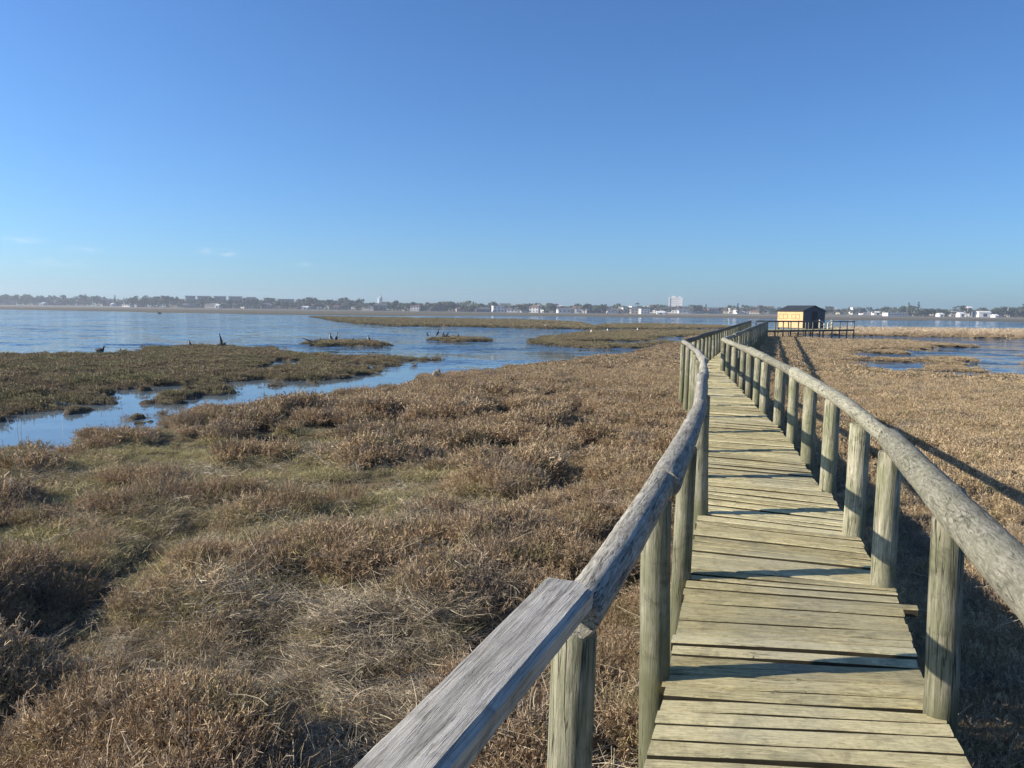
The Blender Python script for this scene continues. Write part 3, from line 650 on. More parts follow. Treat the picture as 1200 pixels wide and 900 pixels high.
SCR2 = [(0, (.15, .105, .06)), (.35, (.38, .28, .16)), (.65, (.60, .46, .28)), (1, (.82, .67, .45))]
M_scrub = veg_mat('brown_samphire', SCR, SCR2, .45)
M_turf = veg_mat('yellow_green_turf', [(0, (.17, .15, .065)), (.4, (.39, .34, .16)), (.7, (.58, .50, .27)), (1, (.76, .67, .42))], [(0, (.18, .15, .08)), (1, (.60, .50, .31))], .8)
M_straw = veg_mat('dead_straw', [(0, (.13, .10, .065)), (.45, (.36, .295, .20)), (1, (.74, .64, .47))])
M_olive = veg_mat('olive_samphire', [(0, (.10, .075, .045)), (.4, (.24, .18, .11)), (.75, (.38, .30, .18)), (1, (.52, .42, .27))], [(0, (.13, .12, .055)), (1, (.38, .34, .18))], .35)
M_reed = veg_mat('golden_reeds', [(0, (.30, .22, .14)), (.5, (.55, .42, .27)), (1, (.78, .64, .46))])

def quad_strip(V, F, p, d, ln, wd, bendv, n=2, taper=.5):
    d = d / np.linalg.norm(d); s = np.cross(d, rng.normal(size=3)); s /= np.linalg.norm(s) + 1e-9; b = len(V); tip = p
    for i in range(n + 1):
        t = i / n; q = p + d * ln * t + bendv * t * t * ln; w_ = wd * (1 - taper * t) / 2; V.append(q - s * w_); V.append(q + s * w_); tip = q
    for i in range(n): F.append((b + 2 * i, b + 2 * i + 1, b + 2 * i + 3, b + 2 * i + 2))
    return tip
def np_mesh(name, V, F, mat):
    me = bpy.data.meshes.new(name); me.from_pydata([tuple(v) for v in V], [], F); me.materials.append(mat); me.update(); return me
def scrub(name, mat, nst=42, rad=.11, h=.19, wst=.0035, wbr=.0032, nbr=7, lb=.028, lean=.9, straw=0):
    V, F = [], []
    for i in range(nst):
        a = rng.uniform(0, 2 * math.pi); rr = rad * math.sqrt(rng.uniform()); p = np.array([rr * math.cos(a), rr * math.sin(a), -.02])
        d = np.array([math.cos(a) * rr / rad * lean + rng.normal(0, .25), math.sin(a) * rr / rad * lean + rng.normal(0, .25), 1.0]); ln = h * rng.uniform(.6, 1.1) * (1 - .25 * rr / rad)
        bend = rng.normal(0, .18, 3); quad_strip(V, F, p, d, ln, wst, bend, 2, .3); dn = d / np.linalg.norm(d)
        for k in range(nbr):
            t = rng.uniform(.35, 1.0); q = p + dn * ln * t + bend * t * t * ln; db = dn * .8 + rng.normal(0, .6, 3); quad_strip(V, F, q, db, lb * rng.uniform(.6, 1.4), wbr, rng.normal(0, .2, 3), 1, .3)
    return np_mesh(name, V, F, mat)
def tuft(name, mat, n=60, rad=.08, h=.12, wd=.003, flat=0.0):
    V, F = [], []
    for i in range(n):
        a = rng.uniform(0, 2 * math.pi); rr = rad * math.sqrt(rng.uniform()); p = np.array([rr * math.cos(a), rr * math.sin(a), -.01 + flat * rng.uniform(0, .06)])
        d = np.array([rng.normal(0, .5 + flat * 2), rng.normal(0, .5 + flat * 2), 1.0 - flat * .85]); quad_strip(V, F, p, d, h * rng.uniform(.5, 1.3), wd, np.array([rng.normal(0, .4), rng.normal(0, .4), -.3 * (1 - flat)]), 3, .6)
    return np_mesh(name, V, F, mat)
def coll(name, meshes):
    c = bpy.data.collections.new(name)
    for i, m in enumerate(meshes): o = bpy.data.objects.new(m.name + '_src', m); c.objects.link(o)
    return c
def scatter(name, c, nvar, P, S, label, tiltn=.12, mat=None):
    n = len(P); me = bpy.data.meshes.new(name); me.vertices.add(n); me.vertices.foreach_set('co', P.astype(np.float32).ravel())
    a = me.attributes.new('rot', 'FLOAT_VECTOR', 'POINT'); rv = np.stack([rng.normal(0, tiltn, n), rng.normal(0, tiltn, n), rng.uniform(0, 6.283, n)], 1); a.data.foreach_set('vector', rv.astype(np.float32).ravel())
    a = me.attributes.new('scl', 'FLOAT', 'POINT'); a.data.foreach_set('value', S.astype(np.float32))
    a = me.attributes.new('idx', 'INT', 'POINT'); a.data.foreach_set('value', rng.integers(0, nvar, n).astype(np.int32))
    o = mesh_obj(name, me); ng_ = bpy.data.node_groups.new(name + '_nodes', 'GeometryNodeTree')
    ng_.interface.new_socket('Geometry', in_out='INPUT', socket_type='NodeSocketGeometry'); ng_.interface.new_socket('Geometry', in_out='OUTPUT', socket_type='NodeSocketGeometry')
    N = ng_.nodes; gi = N.new('NodeGroupInput'); go = N.new('NodeGroupOutput'); ip = N.new('GeometryNodeInstanceOnPoints'); ci = N.new('GeometryNodeCollectionInfo')
    ci.inputs['Collection'].default_value = c; ci.inputs['Separate Children'].default_value = True; ci.inputs['Reset Children'].default_value = True
    def na(nm, ty): q = N.new('GeometryNodeInputNamedAttribute'); q.data_type = ty; q.inputs['Name'].default_value = nm; return q.outputs['Attribute']
    lk = ng_.links.new; er = N.new('FunctionNodeEulerToRotation'); lk(na('rot', 'FLOAT_VECTOR'), er.inputs[0])
    lk(gi.outputs[0], ip.inputs['Points']); lk(ci.outputs[0], ip.inputs['Instance']); ip.inputs['Pick Instance'].default_value = True
    lk(na('idx', 'INT'), ip.inputs['Instance Index']); lk(er.outputs[0], ip.inputs['Rotation']); lk(na('scl', 'FLOAT'), ip.inputs['Scale']); lk(ip.outputs[0], go.inputs[0])
    md = o.modifiers.new('scatter', 'NODES'); md.node_group = ng_
    if mat: me.materials.append(mat)
    return setp(o, label, 'ground cover', kind='stuff')

def sector(n, r0, r1, amax=42, amin=None):
    """random points, uniform per area, in a fan in front of the camera"""
    a = np.radians(rng.uniform(-amax if amin is None else amin, amax, n)); r = np.sqrt(rng.uniform(r0 ** 2, r1 ** 2, n)); return np.sin(a) * r, np.cos(a) * r
walkP = np.array([((a[0] + b[0]) / 2, (a[1] + b[1]) / 2) for a, b in ((poly_at(DLn, s), poly_at(DRn, s)) for s in np.arange(0, 60, .25))])
def off_walk(x, y, hw=.62):
    m = np.full(x.shape, 1e9)
    for px, py in walkP: m = np.minimum(m, (x - px) ** 2 + (y - py) ** 2)
    return m > hw * hw
isl = lambda x, y: (psd(ISLAND_LEFT, x, y) > -1.5) | (psd(FLAT_LOWER, x, y) > -1) | (psd(FLAT_UPPER, x, y) > -2)
def sample(n, r0, r1, want, s0, s1, minsd=.05, amax=42):
    x, y = sector(n, r0, r1, amax); sd = land_sd(x, y); k = sd > minsd; x, y, sd = x[k], y[k], sd[k]
    k = want(x, y, sd); x, y, sd = x[k], y[k], sd[k]
    if r0 < 60: k = off_walk(x, y); x, y, sd = x[k], y[k], sd[k]
    z = ground_z(x, y, sd); h = fbm(x, y, .55, 71, 3); S = rng.uniform(s0, s1, len(x)) * (.5 + 1.0 * h) * (1 + leftness(x, y) * np.clip((mound(x, y) - .5) * 3, -.3, .45))
    return np.stack([x, y, z], 1), S * np.clip(.55 + sd / 4, .55, 1)
c_near = coll('scrub_near', [scrub('samphire', M_scrub, 44, .11, .155, .0026, .0025, 24, .018) for _ in range(6)])
c_mid = coll('scrub_mid', [scrub('samphire_mid', M_scrub, 34, .13, .14, .004, .005, 13, .022) for _ in range(5)])
c_far = coll('scrub_far', [scrub('samphire_far', M_scrub, 22, .17, .12, .010, .016, 7, .035) for _ in range(4)])
c_oliv = coll('scrub_olive', [scrub('samphire_olive', M_olive, 22, .17, .11, .009, .014, 7, .032) for _ in range(4)])
c_turf = coll('turf_src', [tuft('turf', M_turf, 70, .10, .06, .003) for _ in range(4)])
c_straw = coll('straw_src', [tuft('straw', M_straw, 60, .16, .11, .0036, .85) for _ in range(5)])
c_reed = coll('reed_src', [tuft('reed', M_reed, 16, .3, .85, .035, 0) for _ in range(4)])
def w_scrub(x, y, sd):
    t, s = kind_masks(x, y); md = mound(x, y); lf = leftness(x, y); on = np.clip((md - .43 - .14 * np.clip(s, 0, 1) - .28 * np.clip(t, 0, 1)) / .04, 0, 1)
    dens = 1 - lf * (1 - on) * np.clip(.965 + np.clip(np.maximum(t, s), 0, 1) * .03, 0, .993)
    pit = fbm(x, y, .62, 91, 3); lim = np.where(x < .26 * y + 1.0, .585, .66) - .03 * np.clip((12 - y) / 8, 0, 1)
    dens = np.where(pit > lim, dens * .02, dens)
    return (rng.uniform(size=x.shape) < dens) & ~isl(x, y)
P1, S1 = sample(52000, 1.2, 11, w_scrub, .7, 1.25, .05, 48)
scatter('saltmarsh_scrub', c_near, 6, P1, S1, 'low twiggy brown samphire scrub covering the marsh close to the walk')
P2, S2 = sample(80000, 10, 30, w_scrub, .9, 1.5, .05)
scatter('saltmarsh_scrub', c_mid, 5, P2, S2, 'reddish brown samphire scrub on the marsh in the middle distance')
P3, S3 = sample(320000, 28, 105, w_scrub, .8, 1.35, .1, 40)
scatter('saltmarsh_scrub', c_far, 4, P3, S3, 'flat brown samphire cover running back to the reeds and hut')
x, y = sector(110000, 11, 48, 60, -60); k = (psd(ISLAND_LEFT, x, y) > -1.5); x, y = x[k], y[k]; sd = land_sd(x, y); k = sd > -.02; x, y, sd = x[k], y[k], sd[k]
k = (rng.uniform(size=x.shape) < np.where(sd < .5, .45, 1)); x, y, sd = x[k], y[k], sd[k]
P4 = np.stack([x, y, ground_z(x, y, sd)], 1); scatter('saltmarsh_scrub', c_oliv, 4, P4, rng.uniform(.5, 1.2, len(x)) * (.15 + 1.9 * fbm(x, y, .9, 71)) * np.clip(.6 + sd / 4, .5, 1.15), 'olive samphire covering the low island across the channel')
def flat_pts(poly, n, s0, s1):
    P = np.array(poly); x = rng.uniform(P[:, 0].min() - 1, P[:, 0].max() + 1, n); y = rng.uniform(P[:, 1].min() - 1, P[:, 1].max() + 1, n); sd = land_sd(x, y)
    k = (psd(poly, x, y) > -1) & (sd > .02); x, y, sd = x[k], y[k], sd[k]; return np.stack([x, y, ground_z(x, y, sd)], 1), rng.uniform(s0, s1, len(x)) * (.6 + .8 * fbm(x, y, 2.5, 77))
PP = [flat_pts(FLAT_LOWER, 26000, .9, 1.6), flat_pts(FLAT_UPPER, 12000, 1.3, 2.2), flat_pts(BAND, 30000, 1.8, 3.0), flat_pts(ISLET_A, 2200, .9, 1.7), flat_pts(ISLET_B, 1900, .9, 1.6)]
scatter('saltmarsh_scrub', c_oliv, 4, np.concatenate([p for p, _ in PP]), np.concatenate([s for _, s in PP]), 'olive brown tussocks on the low islets and mud flats in the lagoon')
def w_turf(x, y, sd):
    t, s = kind_masks(x, y); return (rng.uniform(size=x.shape) < np.clip(t * 1.2 - .05, .05, 1)) & (x < 4) & ~isl(x, y)
P5, S5 = sample(90000, 1.8, 22, w_turf, .9, 1.7, .03, 44); scatter('marsh_turf', c_turf, 4, P5, S5, 'short yellow green turf between the bushes left of the walk')
def w_straw(x, y, sd):
    t, s = kind_masks(x, y); return (rng.uniform(size=x.shape) < np.clip(s * 1.2, .06, 1)) & ~isl(x, y)
P6, S6 = sample(17000, 1.2, 12, w_straw, .7, 1.15, .1, 48); P6[:, 2] += .05; scatter('dead_straw', c_straw, 5, P6, S6, 'pale flattened mats of dead grass lying over the scrub', .35)
P = np.array(REEDS); n = 22000; x = rng.uniform(34, 112, n); y = rng.uniform(77, 111, n); k = (psd(REEDS, x, y) > 0) & (psd(REEDS, x, y) < 26); x, y = x[k], y[k]
edge = np.clip((x - 38) / 10, .35, 1); k = rng.uniform(size=x.shape) < edge; x, y = x[k], y[k]
scatter('reed_bed', c_reed, 4, np.stack([x, y, np.maximum(ground_z(x, y), 0)], 1), rng.uniform(.75, 1.3, len(x)) * np.clip((x - 30) / 16, .5, 1), 'pale golden reed bed along the far side of the right pool', .06)
# thin stems standing in the channel
V, F = [], []
for i in range(420):
    if i < 12: x0, y0, h = rng.uniform(-10.4, -6.9), rng.uniform(12.2, 14.8), rng.uniform(.25, .5)
    else: x0, y0, h = rng.uniform(-11, -4.5), rng.uniform(12.5, 31), rng.uniform(.05, .16)
    if not (-.9 < float(land_sd(np.array([x0]), np.array([y0]))[0]) < .2) and i >= 12: continue
    quad_strip(V, F, np.array([x0, y0, -.05]), np.array([rng.normal(0, .06), rng.normal(0, .06), 1]), h, .012, np.zeros(3), 2, .6)
o = mesh_obj('channel_stems', np_mesh('channel_stems', V, F, M_olive)); setp(o, 'thin dark stems standing in the calm channel', 'ground cover', kind='stuff')
quadV, quadF = [], []

# individual bushes that stand out of the cover
def bush_mesh(name, rad, h, n, mat):
    V, F = [], []
    for i in range(n):
        a = rng.uniform(0, 2 * math.pi); rr = rad * math.sqrt(rng.uniform()); q = 1 - (rr / rad) ** 2
        p = np.array([rr * math.cos(a) * .8, rr * math.sin(a) * .8, -.03]); d = np.array([math.cos(a) * rr / rad * .9 + rng.normal(0, .22), math.sin(a) * rr / rad * .9 + rng.normal(0, .22), .55 + q]); ln = h * (.45 + .6 * q) * rng.uniform(.75, 1.15)
        bend = rng.normal(0, .15, 3); quad_strip(V, F, p, d, ln, .0045, bend, 2, .3); dn = d / np.linalg.norm(d)
        for k in range(9):
            t = rng.uniform(.3, 1); quad_strip(V, F, p + dn * ln * t + bend * t * t * ln, dn * .8 + rng.normal(0, .6, 3), .04 * rng.uniform(.6, 1.4), .004, rng.normal(0, .2, 3), 1, .3)
    return np_mesh(name, V, F, mat)
bvar = [bush_mesh('shrub', .42, .36, 420, M_scrub) for _ in range(3)]
bl = [(-4.05, 8.7, 1.1, 'wide rounded brown shrub alone on the green turf below the channel'),
 (-2.55, 8.5, 1.0, 'brown shrub on turf, right of the wide rounded one'), (-1.95, 8.9, .8, 'second brown shrub to the right on turf, touching the first'),
 (-6.45, 14.9, .95, 'olive brown shrub on a point jutting into the calm channel'), (-3.6, 5.9, .8, 'low brown shrub at the left edge above the darkest hollow'),
 (-2.35, 4.15, .9, 'large twiggy brown shrub at the lower left corner'), (-1.85, 3.55, .75, 'brown shrub at the bottom edge next to the corner shrub'),
 (-2.15, 5.1, .7, 'reddish brown shrub between the straw mats and the corner shrub'), (-3.9, 7.1, .6, 'small brown shrub at left edge of the turf'),
 (-2.6, 14.2, 1.1, 'domed brown shrub in the row above the turf'), (-1.3, 12.6, 1.0, 'brown shrub mound midway between turf and boardwalk'),
 (-3.7, 17.5, 1.2, 'broad shrub mound on the near bank where the channel narrows'), (-1.9, 21.5, 1.3, 'brown shrub mound on the bank facing the island tip'),
 (-.6, 10.0, .9, 'brown shrub with dark hollow beside it in the middle of the marsh')]
for i, (x_, y_, s_, lab) in enumerate(bl):
    z_ = float(ground_z(np.array([x_]), np.array([y_]))[0]); o = mesh_obj('shrub', bvar[i % 3], None, (x_, y_, z_), (0, 0, random.uniform(0, 6))); o.scale = (s_, s_, s_ * random.uniform(.8, 1.0)); setp(o, lab, 'shrub', 'samphire shrubs standing out of the marsh cover')
# bare stalk tuft
V, F = [], []
for i in range(60):
    quad_strip(V, F, np.array([rng.normal(0, .05), rng.normal(0, .05), 0]), np.array([rng.normal(-.3, .4), rng.normal(0, .4), 1]), rng.uniform(.15, .38), .005, rng.normal(0, .15, 3), 3, .6)
o = mesh_obj('grass_tuft', np_mesh('grass_tuft', V, F, M_straw), None, (-1.72, 4.35, float(ground_z(np.array([-1.72]), np.array([4.35]))[0]) + .03)); setp(o, 'tuft of pale bare stalks sticking up among lower left shrubs', 'grass tuft')
# pale lump of driftwood foam / stone on the bank
def rock(name, loc, s, mat, lab, cat):
    import bmesh
    bm = bmesh.new(); bmesh.ops.create_icosphere(bm, subdivisions=3, radius=1)
    for v in bm.verts:
        q = v.co; k = 1 + .22 * math.sin(q.x * 3 + 1) * math.cos(q.y * 2.7) + .12 * math.sin(q.z * 6 + q.x * 4); v.co = Vector((q.x * s[0], q.y * s[1], q.z * s[2])) * k
    me = bpy.data.meshes.new(name); bm.to_mesh(me); bm.free(); me.materials.append(mat); o = mesh_obj(name, me, None, loc); return setp(o, lab, cat)
M_stone = plain('bleached_stone', (.27, .23, .17), .9, .2, 6)
rock('stone', (-2.45, 24.9, .34), (.16, .14, .12), M_stone, 'small bleached stone showing in the scrub on the near bank', 'stone')

# ------------------------------------------------------------------ birds and driftwood
M_black = plain('black_plumage', (.02, .02, .022), .6); M_white = plain('white_plumage', (.75, .75, .72), .7, .05); M_bill = plain('horn_bill', (.3, .25, .15))
M_drift = plain('wet_driftwood', (.05, .04, .032), .8, .3, 8)
def cormorant(x, y, z, s, rz, lab, white=False):
    b = empty('cormorant', (x, y, z), rz, lab, 'bird', 'birds resting on the islets')
    mb = MB(); mb.tube([(-.18, 0, .04), (-.12, 0, .14), (-.05, 0, .24), (.02, 0, .36), (.05, 0, .46), (.05, 0, .54), (.03, 0, .62), (.04, 0, .67), (.09, 0, .69), (.12, 0, .685)], [.012, .05, .085, .092, .07, .036, .026, .030, .028, .012], 12); mb.build('body', M_black, b)
    for sy in (-1, 1): mb = MB(); mb.tube([(-.02, sy * .06, .42), (-.08, sy * .10, .30), (-.14, sy * .08, .14), (-.18, sy * .05, .06)], [.02, .04, .035, .01], 8); mb.build('wing', M_black, b)
    if white: mb = MB(); mb.tube([(.055, 0, .22), (.10, 0, .34), (.10, 0, .45), (.085, 0, .56)], [.03, .055, .045, .02], 8); mb.build('breast', M_white, b)
    mb = MB(); mb.tube([(.115, 0, .69), (.19, 0, .68)], [.010, .004], 6); mb.build('bill', M_bill, b)
    for sy in (-1, 1): mb = MB(); mb.tube([(-.03, sy * .035, .18), (-.02, sy * .035, 0)], .011, 6); mb.build('leg', M_bill, b)
    s *= .82; b.scale = (s, s, s); return b
zA = .24
cormorant(-12.35, 52.3, zA, .85, R(200), 'black cormorant with pale breast standing leftmost on the nearer islet', True)
cormorant(-11.75, 51.6, zA, 1.0, R(-30), 'tall black and white cormorant upright in the middle of the nearer islet', True)
cormorant(-9.9, 53.0, zA - .03, .7, R(160), 'smaller black and white cormorant towards the right end of the nearer islet', True)
cormorant(-10.9, 52.6, zA - .06, .5, R(20), 'short dark bird hunched between its taller neighbours on the nearer islet')
cormorant(-6.9, 62.4, zA - .02, .75, R(180), 'dark cormorant at the left tip of the farther islet')
cormorant(-6.05, 62.3, zA + .03, 1.0, R(10), 'tallest dark cormorant on the rise of the farther islet')
cormorant(-5.65, 62.9, zA, .7, R(60), 'stocky dark cormorant just right of the tallest one on the farther islet')
cormorant(-4.4, 62.5, zA - .02, .6, R(200), 'small dark cormorant alone on the right half of the farther islet')
cormorant(-18.3, 43.6, .2, .6, R(180), 'pale fronted cormorant standing alone on the far edge of the large left island', True)
def snag(name, loc, branches, lab):
    r = empty(name, loc, 0, lab, 'driftwood'); mb = MB(); mb.tube([(-.35, 0, .0), (-.1, 0, .06), (.15, 0, .05), (.4, .05, -.02)], [.05, .09, .08, .04], 8); mb.build('log', M_drift, r)
    for pts, rad in branches: mb = MB(); mb.tube(pts, rad, 7); mb.build('branch', M_drift, r)
    return r
snag('driftwood', (-16.6, 43.9, .2), [([(0, 0, 0), (-.03, 0, .3), (-.12, 0, .72)], [.09, .07, .015]), ([(.05, 0, .02), (.15, 0, .14), (.27, 0, .20)], [.06, .05, .02])], 'dark driftwood stump with one tall spike on the left island')
snag('driftwood', (-13.0, 51.0, .14), [([(0, 0, 0), (-.5, 0, .14), (-.95, 0, .30)], [.07, .05, .02]), ([(.1, 0, 0), (.25, 0, .2), (.3, 0, .36)], [.05, .03, .015])], 'dark driftwood limb reaching over the water at the nearer islet')
snag('driftwood', (-5.4, 62.2, .22), [([(0, 0, 0), (.12, 0, .25), (.25, 0, .42)], [.08, .06, .02]), ([(0, 0, 0), (-.12, 0, .2), (-.2, 0, .3)], [.06, .04, .02])], 'forked dark driftwood on the farther islet')
def duck(x, y, s, rz, mat, lab, grp, cat='bird'):
    b = empty('duck' if mat is M_black else 'egret', (x, y, 0), rz, lab, cat, grp)
    mb = MB(); mb.tube([(-.24, 0, .12), (-.15, 0, .07), (0, 0, .06), (.12, 0, .07), (.17, 0, .13), (.18, 0, .2), (.2, 0, .24), (.24, 0, .24)], [.015, .07, .10, .09, .05, .032, .038, .02], 10); mb.build('body', mat, b)
    mb = MB(); mb.tube([(.235, 0, .238), (.30, 0, .228)], [.014, .006], 6); mb.build('bill', M_bill, b); b.scale = (s, s, s); return b
duck(-21.8, 40.6, 1.1, R(0), M_black, 'dark duck afloat off the left end of the island', 'dark ducks afloat on the lagoon')
duck(-120.0, 262.0, 3.0, R(180), M_black, 'dark waterbird afloat far out before the sandy spit', 'dark ducks afloat on the lagoon')
duck(-12.9, 38.4 + 11, .8, R(180), M_black, 'dark duck afloat left of the nearer islet', 'dark ducks afloat on the lagoon')
for (px, Y, lab) in ((638, 112.5, 'white egret at the right end of the long brown mud band'), (692, 84, 'white egret on the left tip of the low flat beside the boardwalk'), (711, 91, 'white egret right of the tip of the low flat'), (746, 96, 'white egret nearest the boardwalk on the low flat')):
    b = duck((px - 600) / 901 * Y, Y, .95, R(90), M_white, lab, 'white egrets on the mud flats'); b.location.z = .22

# ------------------------------------------------------------------ far shore: trees, houses, towers
def X(px, Y): return (px - 600) / 901 * Y
def gz(x, y): return float(ground_z(np.array([float(x)]), np.array([float(y)]))[0])
M_leaf = veg_mat('far_foliage', [(0, (.045, .055, .032)), (.5, (.085, .10, .055)), (1, (.15, .155, .085))], None, 1, .0)
M_bark = plain('far_bark', (.10, .08, .06)); M_leafd = M_leaf
def crown_mesh(name, kind):
    V, F = [], []
    cl_ = []
    if kind == 'round':
        for i in range(9): cl_.append((rng.normal(0, 2.0), rng.normal(0, 2.0), rng.uniform(3, 7.2), rng.uniform(1.4, 2.4)))
    elif kind == 'wide':
        for i in range(12): cl_.append((rng.normal(0, 3.6), rng.normal(0, 3), rng.uniform(2.4, 5.0), rng.uniform(1.3, 2.0)))
    elif kind == 'pine':
        for i in range(8): cl_.append((rng.normal(0, .3), rng.normal(0, .3), 2 + i * 1.35, 2.3 * (1 - i / 9.5)))
    elif kind == 'palm':
        for i in range(22):
            a = rng.uniform(0, 6.28); d = np.array([math.cos(a), math.sin(a), rng.uniform(-.1, .9)]); quad_strip(V, F, np.array([0, 0, 9.6]), d, 2.6, .8, np.array([0, 0, -.7]), 3, .6)
    for (x, y, z, r) in cl_:
        for k in range(46):
            d = rng.normal(size=3); d /= np.linalg.norm(d); p = np.array([x, y, z]) + d * r * rng.uniform(.5, 1.0) * (np.array([1, 1, .75]) if kind != 'pine' else np.array([1, 1, .45]))
            s = rng.uniform(.3, .6); u = np.cross(d, rng.normal(size=3)); u /= np.linalg.norm(u); v = np.cross(d + rng.normal(0, .4, 3), u); b = len(V); V += [p - u * s, p + v * s * .8, p + u * s, p - v * s * .8]; F.append((b, b + 1, b + 2, b + 3))
    return np_mesh(name, V, F, M_leaf)
def trunk_mesh(h, r): mb = MB(); mb.tube([(0, 0, -.5), (.1, 0, h * .5), (0, 0, h)], [r, r * .8, r * .5], 6); return mb.mesh('trunk', M_bark)
tk = {'round': [(crown_mesh('crown', 'round'), trunk_mesh(5, .3)) for _ in range(4)], 'wide': [(crown_mesh('crown', 'wide'), trunk_mesh(4, .35)) for _ in range(3)],
      'pine': [(crown_mesh('crown', 'pine'), trunk_mesh(12, .3)) for _ in range(2)], 'palm': [(crown_mesh('crown', 'palm'), trunk_mesh(9.6, .25)) for _ in range(2)]}
def tree(name, x, y, s, kind, lab, grp):
    r = empty(name, (x, y, gz(x, y)), random.uniform(0, 6.28), lab, 'tree', grp); r.scale = (s, s, s)
    c, t = random.choice(tk[kind]); mesh_obj('crown', c, r); mesh_obj('trunk', t, r); return r
M_wh = plain('white_render', (.72, .70, .66), .8, .06); M_cr = plain('cream_render', (.52, .46, .36), .8, .1); M_gr = plain('grey_render', (.26, .25, .24), .8, .1)
M_rt = plain('terracotta_tiles', (.22, .12, .08), .8, .2); M_rg = plain('grey_tiles', (.14, .14, .15), .8, .2); M_gl = plain('dark_window_glass', (.03, .04, .05), .2)
def house_proto(wm, rm, w_, d_, h, rh, hip=0.0, name='house', floors=1):
    r = bpy.data.objects.new(name, None); COL.objects.link(r); mb = MB()
    hw, hd = w_ / 2, d_ / 2
    mb.add([(-hw, -hd, -1), (hw, -hd, -1), (hw, hd, -1), (-hw, hd, -1), (-hw, -hd, h), (hw, -hd, h), (hw, hd, h), (-hw, hd, h)], [(0, 1, 5, 4), (1, 2, 6, 5), (2, 3, 7, 6), (3, 0, 4, 7), (4, 5, 6, 7)])
    if rh > 0 and hip == 0: mb.add([(-hw, -hd, h), (-hw, 0, h + rh - .1), (-hw, hd, h), (hw, -hd, h), (hw, 0, h + rh - .1), (hw, hd, h)], [(0, 1, 2), (5, 4, 3)])
    mesh_obj('wall', mb.mesh('wall', wm), r); mb = MB()
    if rh > 0:
        q = hw - hip * hd; mb.add([(-hw - .3, -hd - .4, h - .1), (hw + .3, -hd - .4, h - .1), (hw + .3, hd + .4, h - .1), (-hw - .3, hd + .4, h - .1), (-q - .3 * (hip == 0), 0, h + rh), (q + .3 * (hip == 0), 0, h + rh)], [(0, 1, 5, 4), (1, 2, 5), (2, 3, 4, 5), (3, 0, 4), (3, 2, 1, 0)])
    else: mb.box((0, 0, h + .25), (w_ + .3, d_ + .3, .4))
    mesh_obj('roof', mb.mesh('roof', rm), r); k = max(2, int(w_ / 3.2)); mb = MB()
    for f in range(floors):
        for i in range(k): xx = -hw + w_ * (i + .5) / k; mb.box((xx, -hd - .03, h * (f + .55) / floors), (1.3, .08, 1.2))
    mesh_obj('window', mb.mesh('window', M_gl), r); return r
protos = [('white house with a grey roof', house_proto(M_wh, M_rg, 12, 8, 3.2, 1.8)), ('white flat-roofed house', house_proto(M_wh, M_wh, 11, 8, 5.6, 0, floors=2)), ('cream house with a tiled roof', house_proto(M_cr, M_rt, 13, 9, 3.3, 2.0)),
          ('two-storey white house with a tiled roof', house_proto(M_wh, M_rt, 10, 8, 5.6, 1.8, floors=2)), ('two-storey cream house with grey roof', house_proto(M_cr, M_rg, 12, 9, 5.4, 1.8, floors=2)), ('long grey house with a grey roof', house_proto(M_gr, M_rg, 17, 9, 3.6, 2.2)), ('long low white building', house_proto(M_wh, M_wh, 24, 9, 3.2, 0))]
used = set(); place_i = [0]
def put_house(k, x, y, rz, s, lab, grp='small houses of the town on the far shore'):
    pr_ = protos[k][1]; o = pr_ if k not in used else copy_tree(pr_); used.add(k); o.location = (x, y, gz(x, y)); o.rotation_euler = (0, 0, rz); o.scale = (s, s, s); setp(o, lab, 'house', grp); return o
def base_y(px):   # distance at which the town's front row stands
    return 1020 if px < 150 else 860 if px < 420 else 780 if px < 760 else 900 if px < 1030 else 820
ZN = [(-200, 'at the far left before the first palm'), (32, 'between the far left palm and first narrow pine'), (59, 'between the first two narrow pines on the left'), (102, 'between the narrow pines left of the palm pair'), (136, 'beside the palm pair on the left shore'), (190, 'left of the row of grey blocks'), (218, 'below the first grey blocks'), (250, 'below the third grey block'), (272, 'below the fourth grey block'), (292, 'below the fifth grey block'), (310, 'below the sixth grey block'), (332, 'below the last grey block'), (352, 'just right of the grey blocks'), (385, 'halfway from grey blocks to slender tower'), (415, 'just left of the slender tower'), (445, 'just right of the slender tower'), (480, 'two tree widths right of the slender tower'), (520, 'halfway from slender tower to town centre'), (560, 'at the left end of the white town centre'), (595, 'left of the highest town centre building'), (630, 'at the highest town centre building'), (665, 'right of the highest town centre building'), (700, 'left of the lone palm'), (745, 'below the lone palm and white hall'), (775, 'at the foot of the white block'), (803, 'left of the pine beside the white block'), (826, 'between the two narrow pines right of the block'), (863, 'between the second narrow pine and the hut'), (900, 'hidden partly by the hut'), (965, 'just right of the hut'), (1000, 'right of the hut near the white building'), (1030, 'left of the two tall dark pines'), (1062, 'beside the two tall dark pines'), (1090, 'beside the small cream cottage'), (1112, 'beside the palm cluster'), (1130, 'behind the white villa'), (1160, 'right of the white villa'), (1178, 'right of the pale utility pole'), (1200, 'beyond the right edge of the pole trees')]
def zone(px):
    r_ = ZN[0][1]
    for a, b in ZN:
        if px >= a: r_ = b
    return r_
rh_ = random.Random(4)
